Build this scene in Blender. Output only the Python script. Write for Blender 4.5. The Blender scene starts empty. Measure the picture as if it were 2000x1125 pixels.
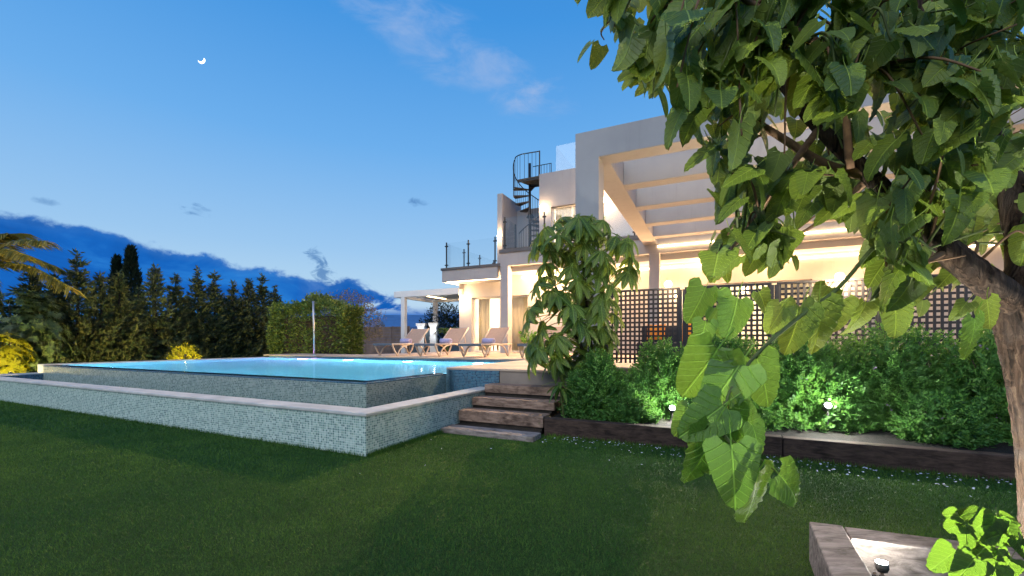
import bpy, math, random
import numpy as np
from mathutils import Vector, Matrix
R = math.radians
rng = np.random.default_rng(7)
random.seed(7)
S = bpy.context.scene
COL = S.collection

# ------------------------------------------------------------------ camera
F = 835.0; PX0, PY0 = 1000.0, 668.0; CH = 1.1
cam_d = bpy.data.cameras.new('camera'); cam = bpy.data.objects.new('camera', cam_d); COL.objects.link(cam)
cam_d.sensor_width = 36; cam_d.lens = F / 2000 * 36; cam_d.shift_y = (PY0 - 562.5) / 2000
cam_d.clip_start = 0.05; cam_d.clip_end = 9000
cam.location = (0, 0, CH); cam.rotation_euler = (R(90), 0, 0)
S.camera = cam
S.view_settings.view_transform = 'Standard'; S.view_settings.look = 'None'
S.view_settings.gamma = 1; S.view_settings.exposure = 0.6; S.view_settings.use_curve_mapping = False
S.render.engine = 'CYCLES'
cy = S.cycles
cy.use_denoising = True; cy.max_bounces = 8; cy.diffuse_bounces = 3; cy.glossy_bounces = 3
cy.transparent_max_bounces = 24; cy.transmission_bounces = 4; cy.sample_clamp_indirect = 4.0; cy.sample_clamp_direct = 20.0
cy.caustics_reflective = False; cy.caustics_refractive = False

# ------------------------------------------------------------------ sky
SUN_AZ = 205.0; SUN_EL = 38.0      # soft light of the open evening sky behind the camera
w = bpy.data.worlds.new('World'); S.world = w; w.use_nodes = True
nt = w.node_tree; nt.nodes.clear()
class G:
    """tiny node helper"""
    def __init__(s, t): s.t = t
    def n(s, typ, **kw):
        x = s.t.nodes.new(typ)
        for k, v in kw.items(): setattr(x, k, v)
        return x
    def l(s, a, b): s.t.links.new(a, b)
    def inp(s, sock, v):
        if hasattr(v, 'is_output') or isinstance(v, bpy.types.NodeSocket): s.t.links.new(v, sock)
        elif v is not None: sock.default_value = v
    def m(s, op, a, b=None, c=None, clamp=False):
        x = s.n('ShaderNodeMath', operation=op, use_clamp=clamp)
        s.inp(x.inputs[0], a); s.inp(x.inputs[1], b); s.inp(x.inputs[2], c)
        return x.outputs[0]
    def mix(s, f, a, b, typ='MIX'):
        x = s.n('ShaderNodeMix', data_type='RGBA', blend_type=typ)
        s.inp(x.inputs['Factor'], f)
        s.inp(x.inputs['A'], a if not isinstance(a, tuple) else (*a, 1)[:4]); s.inp(x.inputs['B'], b if not isinstance(b, tuple) else (*b, 1)[:4])
        return x.outputs['Result']
    def mr(s, v, a, b, c=0.0, d=1.0, smooth=True):
        x = s.n('ShaderNodeMapRange', interpolation_type='SMOOTHSTEP' if smooth else 'LINEAR')
        s.inp(x.inputs['Value'], v)
        for k, q in (('From Min', a), ('From Max', b), ('To Min', c), ('To Max', d)): s.inp(x.inputs[k], q)
        return x.outputs['Result']
    def noise(s, vec, scale, detail=4, rough=.55, dist=0.0, dims='3D'):
        x = s.n('ShaderNodeTexNoise', noise_dimensions=dims)
        if vec is not None: s.l(vec, x.inputs['Vector'])
        x.inputs['Scale'].default_value = scale; x.inputs['Detail'].default_value = detail
        x.inputs['Roughness'].default_value = rough; x.inputs['Distortion'].default_value = dist
        return x.outputs['Fac']
    def comb(s, x, y, z=0.0):
        c = s.n('ShaderNodeCombineXYZ'); s.inp(c.inputs[0], x); s.inp(c.inputs[1], y); s.inp(c.inputs[2], z); return c.outputs[0]
    def sep(s, v):
        c = s.n('ShaderNodeSeparateXYZ'); s.l(v, c.inputs[0]); return c.outputs
    def ramp(s, f, stops, interp='LINEAR'):
        c = s.n('ShaderNodeValToRGB'); s.inp(c.inputs[0], f); cr = c.color_ramp; cr.interpolation = interp
        while len(cr.elements) < len(stops): cr.elements.new(1.0)
        for e, (p, col) in zip(cr.elements, stops): e.position = p; e.color = (*col, 1)[:4]
        return c.outputs['Color']
g = G(nt)
d_ = g.n('ShaderNodeTexCoord').outputs['Generated']
dx, dy, dz = g.sep(d_)
rr = g.m('MAXIMUM', g.m('SQRT', g.m('ADD', g.m('MULTIPLY', dx, dx), g.m('MULTIPLY', dy, dy))), .05)
el = g.m('DIVIDE', dz, rr)                  # tangent of the elevation
az = g.m('ARCTAN2', dx, dy)
base = g.ramp(g.m('MAXIMUM', dz, 0.0), [(0, (.60, .74, .88)), (.12, (.47, .70, .92)), (.2, (.35, .61, .92)), (.4, (.16, .455, .90)),
              (.6, (.058, .32, .80)), (.8, (.03, .21, .65)), (1, (.025, .16, .52))])
sky = g.n('ShaderNodeTexSky', sky_type='NISHITA', sun_disc=False)
sky.sun_elevation = R(SUN_EL); sky.sun_rotation = R(SUN_AZ)
base = g.mix(1.0, base, g.mix(1.0, sky.outputs[0], (.004, .004, .004), 'MULTIPLY'), 'ADD')
# pale wisps high up
pv = g.comb(g.m('MULTIPLY', az, 1.0), g.m('MULTIPLY', el, 1.5), 0.0)
wn = g.noise(pv, 3.2, 6, .6, .6)
def blob(azc, elc, sa, se, tilt=0.0):
    a = g.m('SUBTRACT', az, R(azc)); e = g.m('SUBTRACT', g.m('SUBTRACT', el, elc), g.m('MULTIPLY', a, tilt))
    q = g.m('ADD', g.m('POWER', g.m('DIVIDE', a, R(sa)), 2.0), g.m('POWER', g.m('DIVIDE', e, se), 2.0))
    return g.m('SUBTRACT', 1.0, q)
def soft(bl, nz, lo, hi, k=3.2): return g.mr(g.m('ADD', bl, g.m('MULTIPLY', g.m('SUBTRACT', nz, .5), k)), lo, hi)
n_w = g.noise(g.comb(g.m('ADD', g.m('MULTIPLY', az, .9), g.m('MULTIPLY', el, .5)), g.m('SUBTRACT', g.m('MULTIPLY', el, 1.5), g.m('MULTIPLY', az, .3)), 1.0), 7.0, 9, .62, .5)
n_s = g.noise(pv, 26.0, 6, .62, .8)
wisp = g.m('ADD', soft(blob(-8, .675, 15, .085, -.42), n_w, -.25, 2.1, 5.0), soft(blob(2.2, .58, 3.5, .05), n_w, .2, 2.2, 4.0), clamp=True)
base = g.mix(g.m('MULTIPLY', wisp, .75), base, (.36, .52, .84))
puff = g.m('MAXIMUM', soft(blob(-36.8, .248, 2.4, .014, -.10), n_s, .3, 1.8, 6.0), soft(blob(-12.2, .318, 1.6, .012), n_s, .2, 1.6, 4.0))
puff = g.m('MAXIMUM', puff, soft(blob(-24, .160, 2.0, .034, -.5), n_s, .2, 1.4, 7.0))
puff = g.m('MAXIMUM', puff, g.m('MULTIPLY', soft(blob(-47.5, .222, 1.2, .008), n_s, .3, 1.3), .6))
base = g.mix(g.m('MULTIPLY', puff, .8), base, (.07, .22, .52))
# the long dark bank of cloud low over the land
bn = g.noise(g.comb(g.m('MULTIPLY', az, 1.0), g.m('MULTIPLY', el, 1.3), 2.0), 7.5, 11, .60, .15)
bn2 = g.noise(g.comb(g.m('MULTIPLY', az, 1.0), g.m('MULTIPLY', el, 2.6), 5.0), 5.0, 7, .58, .7)
top = g.m('ADD', .137, g.m('MULTIPLY', g.m('SINE', g.m('MULTIPLY', g.m('ADD', az, R(25)), -2.0)), .082))
top = g.m('ADD', top, g.m('MULTIPLY', g.m('SUBTRACT', bn, .5), .115))
bank = g.mr(g.m('SUBTRACT', top, el), -.001, .012)
thin = g.m('MULTIPLY', g.mr(az, R(-27), R(-18)), g.mr(el, .055, .085))       # broken edge towards the glow
bank = g.m('MULTIPLY', bank, g.m('SUBTRACT', 1.0, g.m('MULTIPLY', thin, g.mr(bn2, .42, .52))))
bcol = g.ramp(bn2, [(.25, (.006, .085, .38)), (.5, (.010, .145, .58)), (.66, (.03, .25, .75)), (.82, (.16, .45, .86))])
rimlight = g.m('MULTIPLY', g.mr(g.m('SUBTRACT', top, el), .03, .0), .25)
bcol = g.mix(rimlight, bcol, (.10, .30, .68))
base = g.mix(bank, base, bcol)
bg = g.n('ShaderNodeBackground'); g.l(base, bg.inputs['Color']); bg.inputs['Strength'].default_value = 0.61
g.l(bg.outputs[0], g.n('ShaderNodeOutputWorld').inputs['Surface'])

# the one sun lamp: huge, soft and weak, as after sunset
sl = bpy.data.lights.new('sun', 'SUN'); sl.energy = 1.15; sl.angle = R(55); sl.color = (1.0, .96, .87)
so = bpy.data.objects.new('sun', sl); COL.objects.link(so)
so.rotation_euler = Vector((-math.sin(R(SUN_AZ)) * math.cos(R(SUN_EL)), -math.cos(R(SUN_AZ)) * math.cos(R(SUN_EL)), -math.sin(R(SUN_EL)))).to_track_quat('-Z', 'Y').to_euler()

# ------------------------------------------------------------------ frames
CU, SU = .904, -.4277                     # direction along the house front
C0 = (-1.397, 4.085)                      # pool corner nearest the camera
ANG = math.atan2(SU, CU)
def W(u, v, z=0.0): return Vector((C0[0] + CU * u - SU * v, C0[1] + SU * u + CU * v, z))
def P(px, py, Y): return Vector(((px - PX0) / F * Y, Y, CH + (PY0 - py) / F * Y))

# ------------------------------------------------------------------ materials
MATS = {}
def newmat(name):
    m = bpy.data.materials.new(name); m.use_nodes = True; t = m.node_tree; t.nodes.clear()
    MATS[name] = m
    return m, G(t)
def finish(g, bsdf, disp=None):
    o = g.n('ShaderNodeOutputMaterial'); g.l(bsdf, o.inputs['Surface'])
def pbsdf(g, col, rough=.6, spec=.4, metal=0, normal=None, **kw):
    p = g.n('ShaderNodeBsdfPrincipled')
    g.inp(p.inputs['Base Color'], (*col, 1) if isinstance(col, tuple) else col)
    g.inp(p.inputs['Roughness'], rough); p.inputs['Specular IOR Level'].default_value = spec; p.inputs['Metallic'].default_value = metal
    if normal is not None: g.l(normal, p.inputs['Normal'])
    for k, v in kw.items(): g.inp(p.inputs[k], v)
    return p.outputs[0]
def bump(g, h, strength=.3, dist=.01):
    b = g.n('ShaderNodeBump'); g.l(h, b.inputs['Height']); b.inputs['Strength'].default_value = strength; b.inputs['Distance'].default_value = dist
    return b.outputs[0]
def simple(name, col, rough=.6, var=.12, scale=6, bumps=.1, bscale=40, spec=.4, metal=0, dist=.004, second=None):
    m, g = newmat(name)
    co = g.n('ShaderNodeTexCoord').outputs['Object']
    nz = g.noise(co, scale, 6, .6)
    c2 = second or tuple(max(0, c * (1 - 2.2 * var)) for c in col)
    c1 = tuple(min(1, c * (1 + var)) for c in col)
    c = g.ramp(nz, [(.3, c2), (.7, c1)])
    nb = g.noise(co, bscale, 5, .6)
    finish(g, pbsdf(g, c, rough, spec, metal, bump(g, nb, bumps, dist)))
    return m
def emit(name, col, st):
    m, g = newmat(name)
    e = g.n('ShaderNodeEmission'); e.inputs[0].default_value = (*col, 1); e.inputs[1].default_value = st
    finish(g, e.outputs[0]); return m

def render_mat():
    m, g = newmat('white_render')
    co = g.n('ShaderNodeTexCoord').outputs['Object']
    mp = g.n('ShaderNodeMapping'); g.l(co, mp.inputs[0]); mp.inputs['Scale'].default_value = (3.2, 3.2, .22)
    n1 = g.noise(co, .9, 6, .6); n2 = g.noise(mp.outputs[0], 2.2, 6, .62); n3 = g.noise(co, 85, 5, .65)
    c = g.ramp(n1, [(.3, (.315, .31, .33)), (.7, (.385, .375, .39))])
    c = g.mix(g.mr(n2, .52, .78, 0, .38), c, (.25, .24, .245))
    n4 = g.noise(co, 7, 5, .6)
    ad = g.m('ADD', n3, g.m('MULTIPLY', n4, 1.2))
    finish(g, pbsdf(g, c, .85, .25, 0, bump(g, ad, .22, .006)))
render_mat()
simple('grey_coping', (.10, .095, .10), .5, .1, 3)
simple('ceiling_white', (.78, .76, .73), .8, .02, 1)
simple('black_steel', (.018, .019, .022), .4, .1, 8, spec=.5, metal=.3)
simple('tread_steel', (.05, .045, .042), .55, .15, 12)
simple('deck_stone', (.55, .42, .32), .65, .14, 1.6, .15, 60)
simple('deck_fascia', (.30, .24, .20), .7, .1, 3)
simple('pool_coping', (.56, .54, .50), .55, .12, 4, .2, 90)
simple('soil', (.012, .010, .009), .95, .5, 24, .8, 70, dist=.02)
simple('white_paint', (.78, .78, .78), .5, .03, 2)
simple('trim_white', (.72, .69, .64), .45, .03, 2)
simple('beige_plastic', (.58, .46, .36), .45, .06, 9)
simple('sling_tan', (.52, .32, .22), .75, .08, 30, .3, 260)
simple('sling_slate', (.10, .13, .17), .7, .1, 30, .3, 260)
simple('towel_lilac', (.42, .40, .62), .95, .1, 20, .6, 190, dist=.008)
simple('brown_board', (.19, .135, .115), .7, .2, 2.5, .2, 30)
simple('slate_door', (.05, .075, .09), .5, .1, 3)
simple('lattice_dark', (.022, .023, .032), .6, .15, 14, .2, 60)
simple('shaded_fill', (.05, .038, .03), .8, .3, 6, .5, 40)  # dark colour paints in the shadow of the gaps between steps
simple('orange_fabric', (.75, .26, .03), .9, .1, 14)
simple('sofa_dark', (.045, .045, .05), .9, .1, 14)
simple('oak', (.30, .19, .10), .6, .2, 6)
simple('room_wall', (.72, .66, .56), .85, .03, 2)
def curtain_mat():
    m, g = newmat('curtain')
    d = g.n('ShaderNodeBsdfDiffuse'); d.inputs[0].default_value = (.80, .74, .62, 1); t = g.n('ShaderNodeBsdfTranslucent'); t.inputs[0].default_value = (.85, .78, .62, 1)
    mx = g.n('ShaderNodeMixShader'); mx.inputs[0].default_value = .6; g.l(d.outputs[0], mx.inputs[1]); g.l(t.outputs[0], mx.inputs[2]); finish(g, mx.outputs[0])
curtain_mat()
simple('picture_dark', (.09, .065, .05), .6, .4, 5)
simple('terracotta', (.34, .17, .10), .8, .15, 9)
simple('bark_dark', (.045, .035, .028), .95, .3, 10, .8, 30, dist=.02)
simple('twig_tan', (.22, .125, .07), .85, .25, 18, .4, 60)
simple('twig_green', (.10, .13, .035), .7, .2, 18)
simple('hill', (.012, .05, .13), 1.0, .3, .03, 0)
simple('far_ground', (.03, .04, .03), 1.0, .3, .3, .3, 6)
simple('basin', (.015, .05, .075), .4, .15, 6)
simple('pole_steel', (.55, .53, .52), .3, .05, 8, metal=.8)
simple('petal', (.75, .72, .80), .9, .08, 60)
simple('litter', (.10, .06, .035), .9, .4, 30)
simple('lamp_metal', (.06, .06, .06), .5, .1, 8, metal=.5)
simple('greenhouse', (.06, .15, .33), .5, .1, .2, 0)
emit('led_warm', (1.0, .66, .33), 13.0)
emit('bulb_warm', (1.0, .72, .38), 60.0)
emit('bulb_soft', (1.0, .76, .46), 26.0)
emit('bulb_cool', (.86, .95, 1.0), 60.0)
emit('bulb_pool', (.75, .93, 1.0), 9.0)
emit('bulb_pink', (1.0, .18, .75), 7.0)
emit('town_lamp', (1.0, .62, .25), 6.0)
emit('moonlight', (1.0, .97, .90), 2.2)

def glass(name, tint=(.93, .97, .98), refl=.10):
    m, g = newmat(name)
    tr = g.n('ShaderNodeBsdfTransparent'); tr.inputs[0].default_value = (*tint, 1)
    gl = g.n('ShaderNodeBsdfGlossy'); gl.inputs['Roughness'].default_value = .02
    fr = g.n('ShaderNodeFresnel'); fr.inputs[0].default_value = 1.45
    mx = g.n('ShaderNodeMixShader'); g.l(g.m('MINIMUM', g.m('ADD', fr.outputs[0], refl - .04), .16), mx.inputs[0]); g.l(tr.outputs[0], mx.inputs[1]); g.l(gl.outputs[0], mx.inputs[2])
    finish(g, mx.outputs[0])
glass('rail_glass', (.975, .985, .99), .06); glass('window_glass', (.97, .97, .95), .06)

def mosaic(name, cols, grout, pitch=.0235, gloss=.10, tilt=.16):
    m, g = newmat(name)
    tc = g.n('ShaderNodeTexCoord'); co = tc.outputs['Object']
    x, y, z = g.sep(co); nx, ny, nz_ = g.sep(tc.outputs['Normal'])
    fu = g.m('GREATER_THAN', g.m('ABSOLUTE', nx), .7); fz = g.m('GREATER_THAN', g.m('ABSOLUTE', nz_), .7)
    def sel(f, p, q): return g.m('ADD', g.m('MULTIPLY', p, g.m('SUBTRACT', 1.0, f)), g.m('MULTIPLY', q, f))
    a = sel(fu, x, y); b = sel(fz, z, y)
    A = g.m('DIVIDE', g.m('ADD', a, 50.0), pitch); B = g.m('DIVIDE', g.m('ADD', b, 50.0), pitch)
    fa = g.m('FRACT', A); fb = g.m('FRACT', B)
    edge = g.m('MINIMUM', g.m('MINIMUM', fa, g.m('SUBTRACT', 1.0, fa)), g.m('MINIMUM', fb, g.m('SUBTRACT', 1.0, fb)))
    tile = g.mr(edge, .05, .11)
    wn = g.n('ShaderNodeTexWhiteNoise', noise_dimensions='3D')
    g.l(g.comb(g.m('FLOOR', A), g.m('FLOOR', B), 3.0), wn.inputs['Vector'])
    n = len(cols)
    c = g.ramp(wn.outputs['Value'], [(i / n, q) for i, q in enumerate(cols)], 'CONSTANT')
    big = g.noise(co, 1.2, 4)
    c = g.mix(g.mr(big, .3, .75, 0, .35), c, tuple(np.mean(np.array(cols), 0)))
    c = g.mix(tile, grout, c)
    ge = g.n('ShaderNodeNewGeometry')
    vm = g.n('ShaderNodeVectorMath', operation='SUBTRACT'); g.l(wn.outputs['Color'], vm.inputs[0]); vm.inputs[1].default_value = (.5, .5, .5)
    vs = g.n('ShaderNodeVectorMath', operation='SCALE'); g.l(vm.outputs[0], vs.inputs[0]); vs.inputs['Scale'].default_value = tilt
    va = g.n('ShaderNodeVectorMath', operation='ADD'); g.l(ge.outputs['Normal'], va.inputs[0]); g.l(vs.outputs[0], va.inputs[1])
    vn = g.n('ShaderNodeVectorMath', operation='NORMALIZE'); g.l(va.outputs[0], vn.inputs[0])
    b_ = g.n('ShaderNodeBump'); g.l(tile, b_.inputs['Height']); b_.inputs['Strength'].default_value = .5; b_.inputs['Distance'].default_value = .002
    g.l(vn.outputs[0], b_.inputs['Normal'])
    ro = g.mr(tile, 0, 1, .8, gloss)
    finish(g, pbsdf(g, c, ro, .85, 0, b_.outputs[0]))
TG = [tuple(min(.85, (k * .72 + m_ * .28) * 1.30) for k, m_ in zip(q, (.24, .34, .30))) for q in [(.10, .19, .18), (.30, .42, .38), (.05, .12, .12), (.40, .50, .44), (.16, .28, .25), (.36, .47, .42), (.08, .16, .15), (.26, .38, .33), (.44, .52, .46), (.20, .30, .24)]]
TB = [(.012, .06, .12), (.022, .11, .19), (.009, .045, .09), (.035, .15, .23), (.018, .09, .15), (.03, .13, .2)]
mosaic('mosaic_green', TG, (.62, .66, .62))
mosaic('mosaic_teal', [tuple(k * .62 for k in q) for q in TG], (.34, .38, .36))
mosaic('mosaic_blue', TB, (.11, .19, .25))
mosaic('pool_inside', [(.36, .68, .80), (.44, .76, .86), (.32, .62, .76)], (.50, .70, .76), tilt=.02)

def water_mat():
    m, g = newmat('water')
    co = g.n('ShaderNodeTexCoord').outputs['Object']
    nz = g.noise(co, 3.0, 3, .5)
    nb = bump(g, nz, .05, .02)
    rf = g.n('ShaderNodeBsdfRefraction'); rf.inputs['Color'].default_value = (.80, .96, 1.0, 1); rf.inputs['Roughness'].default_value = .10; rf.inputs['IOR'].default_value = 1.33; g.l(nb, rf.inputs['Normal'])
    gl = g.n('ShaderNodeBsdfGlossy'); gl.inputs['Roughness'].default_value = .08; g.l(nb, gl.inputs['Normal'])
    fr = g.n('ShaderNodeFresnel'); fr.inputs[0].default_value = 1.33; g.l(nb, fr.inputs['Normal'])
    mx = g.n('ShaderNodeMixShader'); g.l(g.m('MULTIPLY', fr.outputs[0], .42), mx.inputs[0]); g.l(rf.outputs[0], mx.inputs[1]); g.l(gl.outputs[0], mx.inputs[2])
    finish(g, mx.outputs[0])
water_mat()

def sleeper_mat(name, col, dark):
    m, g = newmat(name)
    co = g.n('ShaderNodeTexCoord').outputs['Object']
    mp = g.n('ShaderNodeMapping'); g.l(co, mp.inputs[0]); mp.inputs['Scale'].default_value = (.7, 3.0, 3.0)
    n1 = g.noise(mp.outputs[0], 9, 8, .65, .6); n2 = g.noise(co, 3.5, 5, .6)
    c = g.ramp(n1, [(.32, dark), (.55, col), (.75, tuple(min(1, c * 1.5) for c in col))])
    c = g.mix(g.mr(n2, .5, .72, 0, .75), c, tuple(c * .35 for c in dark))
    finish(g, pbsdf(g, c, .85, .25, 0, bump(g, n1, .7, .008)))
sleeper_mat('sleeper_shaded', (.070, .044, .034), (.020, .013, .011)); sleeper_mat('sleeper', (.30, .20, .15), (.10, .06, .045)); sleeper_mat('sleeper_grey', (.30, .25, .23), (.11, .09, .08))  # the first has the bed edging's shade painted into its colour

def bark_mat():
    m, g = newmat('bark')
    co = g.n('ShaderNodeTexCoord').outputs['Object']
    mp = g.n('ShaderNodeMapping'); g.l(co, mp.inputs[0]); mp.inputs['Scale'].default_value = (1, 1, .11)
    n1 = g.noise(mp.outputs[0], 42, 8, .62, 1.2); n2 = g.noise(co, 9, 4)
    c = g.ramp(n1, [(.36, (.010, .006, .004)), (.52, (.06, .036, .024)), (.7, (.14, .095, .066))])
    c = g.mix(g.mr(n2, .4, .7, 0, .45), c, (.08, .066, .06), 'MIX')
    finish(g, pbsdf(g, c, .9, .2, 0, bump(g, n1, 1.0, .03)))
bark_mat()

def leaf_mat(name, dark, light, trans, rough=.42, veins=False, spec=.4, tf=.3, under=None):
    """leaf colour varies by piece (attribute tone / object random) and mottling; veins follow the leaf's own uv"""
    m, g = newmat(name)
    at = g.n('ShaderNodeAttribute', attribute_name='tone').outputs['Fac']
    oi = g.n('ShaderNodeObjectInfo').outputs['Random']
    tone = g.m('FRACT', g.m('ADD', at, oi)) if veins else at
    co = g.n('ShaderNodeTexCoord').outputs['Object']
    c = g.mix(tone, dark, light)
    nz = g.noise(co, 14 if veins else 3.0, 4)
    c = g.mix(g.mr(nz, .35, .7, 0, .35), c, tuple(x * .55 for x in dark))
    nrm = None
    if veins:
        uv = g.n('ShaderNodeUVMap').outputs[0]
        ux, uy, _ = g.sep(uv)
        s = g.m('ABSOLUTE', g.m('SUBTRACT', ux, .5))
        rib = g.mr(s, .006, .022, 1, 0)
        q = g.m('FRACT', g.m('MULTIPLY', g.m('SUBTRACT', uy, g.m('MULTIPLY', s, .85)), 7.0))
        side = g.mr(g.m('ABSOLUTE', g.m('SUBTRACT', q, .5)), .0, .09, 1, 0)
        qn = g.noise(uv, 38, 3, .6)
        vv = g.m('MAXIMUM', rib, g.m('MULTIPLY', side, .75))
        c = g.mix(g.m('MULTIPLY', vv, .55), c, tuple(min(1, x * 2.2 + .02) for x in light))
        hgt = g.m('SUBTRACT', g.m('MULTIPLY', qn, .5), vv)
        nrm = bump(g, hgt, .75, .008)
    if under:
        bf = g.n('ShaderNodeNewGeometry').outputs['Backfacing']
        c = g.mix(bf, c, g.mix(.5, c, under))
    p = pbsdf(g, c, rough, spec, 0, nrm)
    tl = g.n('ShaderNodeBsdfTranslucent'); g.inp(tl.inputs[0], g.mix(.5, c, trans))
    if nrm is not None: g.l(nrm, tl.inputs['Normal'])
    mx = g.n('ShaderNodeMixShader'); mx.inputs[0].default_value = tf; g.l(p, mx.inputs[1]); g.l(tl.outputs[0], mx.inputs[2])
    finish(g, mx.outputs[0])
leaf_mat('leaf_mulberry', (.068, .138, .020), (.26, .34, .045), (.34, .46, .05), .31, True, .6, .33, under=(.16, .21, .07))
leaf_mat('leaf_lit', (.085, .190, .026), (.20, .35, .045), (.24, .44, .05), .30, True, .6, .34)  # brighter copy of the mulberry leaf, lamplight painted into its lime colour
leaf_mat('leaf_uplit', (.15, .165, .008), (.30, .29, .012), (.34, .32, .01), .5, False, .3, .4)  # the uplights' yellow is painted into this leaf colour
leaf_mat('leaf_young', (.026, .070, .007), (.062, .115, .010), (.07, .12, .008), .45, True, .4, .45)
leaf_mat('leaf_umbrella', (.042, .104, .020), (.15, .235, .034), (.32, .44, .05), .32, True, .55, .40)
leaf_mat('leaf_shrub', (.030, .130, .034), (.15, .33, .060), (.16, .32, .04), .45, False, .4, .34)
leaf_mat('leaf_hedge', (.06, .13, .026), (.26, .31, .05), (.14, .18, .03), .45, False, .4, .25)
leaf_mat('leaf_conifer', (.032, .062, .032), (.11, .118, .050), (.06, .07, .02), .7, False, .2, .12)
leaf_mat('leaf_cypress', (.008, .020, .010), (.022, .036, .016), (.02, .03, .01), .7, False, .2, .1)
leaf_mat('leaf_olive', (.11, .09, .055), (.26, .20, .10), (.08, .08, .03), .7, False, .2, .15)
leaf_mat('leaf_loquat', (.03, .065, .025), (.10, .14, .05), (.10, .14, .03), .4, False, .4, .2)
leaf_mat('leaf_palm', (.10, .12, .02), (.45, .33, .05), (.4, .3, .04), .5, False, .3, .3)
leaf_mat('grass_blade', (.030, .115, .020), (.135, .25, .032), (.09, .17, .02), .6, False, .25, .25)
def lawn_mat():
    m, g = newmat('lawn')
    co = g.n('ShaderNodeTexCoord').outputs['Object']
    n1 = g.noise(co, 1.1, 5); n2 = g.noise(co, 120, 4, .7); n3 = g.noise(co, 14, 4, .6)
    c = g.mix(n1, (.026, .085, .018), (.06, .13, .024))
    c = g.mix(g.mr(n2, .35, .7, 0, .8), c, (.008, .022, .007))
    c = g.mix(g.mr(n3, .5, .8, 0, .4), c, (.05, .075, .017))
    finish(g, pbsdf(g, c, .85, .15, 0, bump(g, n2, 1.0, .02)))
lawn_mat()

# ------------------------------------------------------------------ mesh tools
class MB:
    def __init__(s): s.v = []; s.f = []
    def box(s, x0, x1, y0, y1, z0, z1):
        i = len(s.v)
        s.v += [(x0, y0, z0), (x1, y0, z0), (x1, y1, z0), (x0, y1, z0), (x0, y0, z1), (x1, y0, z1), (x1, y1, z1), (x0, y1, z1)]
        s.f += [(i, i + 3, i + 2, i + 1), (i + 4, i + 5, i + 6, i + 7), (i, i + 1, i + 5, i + 4), (i + 1, i + 2, i + 6, i + 5), (i + 2, i + 3, i + 7, i + 6), (i + 3, i, i + 4, i + 7)]
        return s
    def prism(s, poly, a0, a1, axis='z'):
        """poly of 2-D points extruded along an axis: z (x,y), x (y,z), y (x,z)"""
        i = len(s.v); n = len(poly)
        for a in (a0, a1):
            for p, q in poly: s.v.append({'z': (p, q, a), 'x': (a, p, q), 'y': (p, a, q)}[axis])
        s.f += [tuple(range(i + n - 1, i - 1, -1)), tuple(range(i + n, i + 2 * n))]
        s.f += [(i + k, i + (k + 1) % n, i + n + (k + 1) % n, i + n + k) for k in range(n)]
        return s
    def tube(s, pts, rad, n=8, caps=True, wob=0.0):
        pts = [Vector(p) for p in pts]; m = len(pts)
        rads = rad if hasattr(rad, '__len__') else [rad] * m
        i0 = len(s.v); prev = None
        for k, p in enumerate(pts):
            t = (pts[min(k + 1, m - 1)] - pts[max(k - 1, 0)]).normalized()
            if prev is None:
                a = Vector((0, 0, 1)) if abs(t.z) < .9 else Vector((1, 0, 0))
                x = t.cross(a).normalized()
            else: x = (prev - t * prev.dot(t)).normalized()
            prev = x; y = t.cross(x)
            for j in range(n):
                th = 2 * math.pi * j / n; r = rads[k] * (1 + (random.uniform(-wob, wob) if wob else 0))
                s.v.append(tuple(p + x * (math.cos(th) * r) + y * (math.sin(th) * r)))
        for k in range(m - 1):
            for j in range(n):
                a = i0 + k * n + j; b = i0 + k * n + (j + 1) % n
                s.f.append((a, b, b + n, a + n))
        if caps: s.f += [tuple(range(i0 + n - 1, i0 - 1, -1)), tuple(range(i0 + (m - 1) * n, i0 + m * n))]
        return s
    def lathe(s, prof, n=20, c=(0, 0, 0)):
        i = len(s.v); m = len(prof)
        for r, z in prof:
            for j in range(n):
                th = 2 * math.pi * j / n; s.v.append((c[0] + r * math.cos(th), c[1] + r * math.sin(th), c[2] + z))
        for k in range(m - 1):
            for j in range(n):
                a = i + k * n + j; b = i + k * n + (j + 1) % n; s.f.append((a, b, b + n, a + n))
        s.f += [tuple(range(i + n - 1, i - 1, -1)), tuple(range(i + (m - 1) * n, i + m * n))]
        return s
def catmull(pts, k=6):
    P_ = [np.array(p, float) for p in pts]; P_ = [2 * P_[0] - P_[1]] + P_ + [2 * P_[-1] - P_[-2]]; out = []
    for i in range(1, len(P_) - 2):
        for j in range(k):
            t = j / k; a, b, c, d = P_[i - 1:i + 3]
            out.append(.5 * (2 * b + (c - a) * t + (2 * a - 5 * b + 4 * c - d) * t * t + (3 * b - a - 3 * c + d) * t ** 3))
    out.append(P_[-2]); return out
def mesh(name, mb, mat, smooth=False):
    me = bpy.data.meshes.new(name); me.from_pydata([tuple(map(float, p)) for p in mb.v], [], mb.f)
    me.materials.append(MATS[mat])
    if smooth: me.polygons.foreach_set('use_smooth', [True] * len(me.polygons))
    me.update(); return me
def link(name, me, parent=None, bevel=0.0):
    o = bpy.data.objects.new(name, me); COL.objects.link(o)
    if parent is not None: o.parent = parent
    if bevel:
        b = o.modifiers.new('bevel', 'BEVEL'); b.width = bevel; b.segments = 2; b.limit_method = 'ANGLE'
    return o
def tag(o, label, cat, group=None):
    o['label'] = label; o['category'] = cat
    if group: o['group'] = group
    return o
def kind(o, k, label=None):
    o['kind'] = k
    if label: o['label'] = label
    return o
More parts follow.
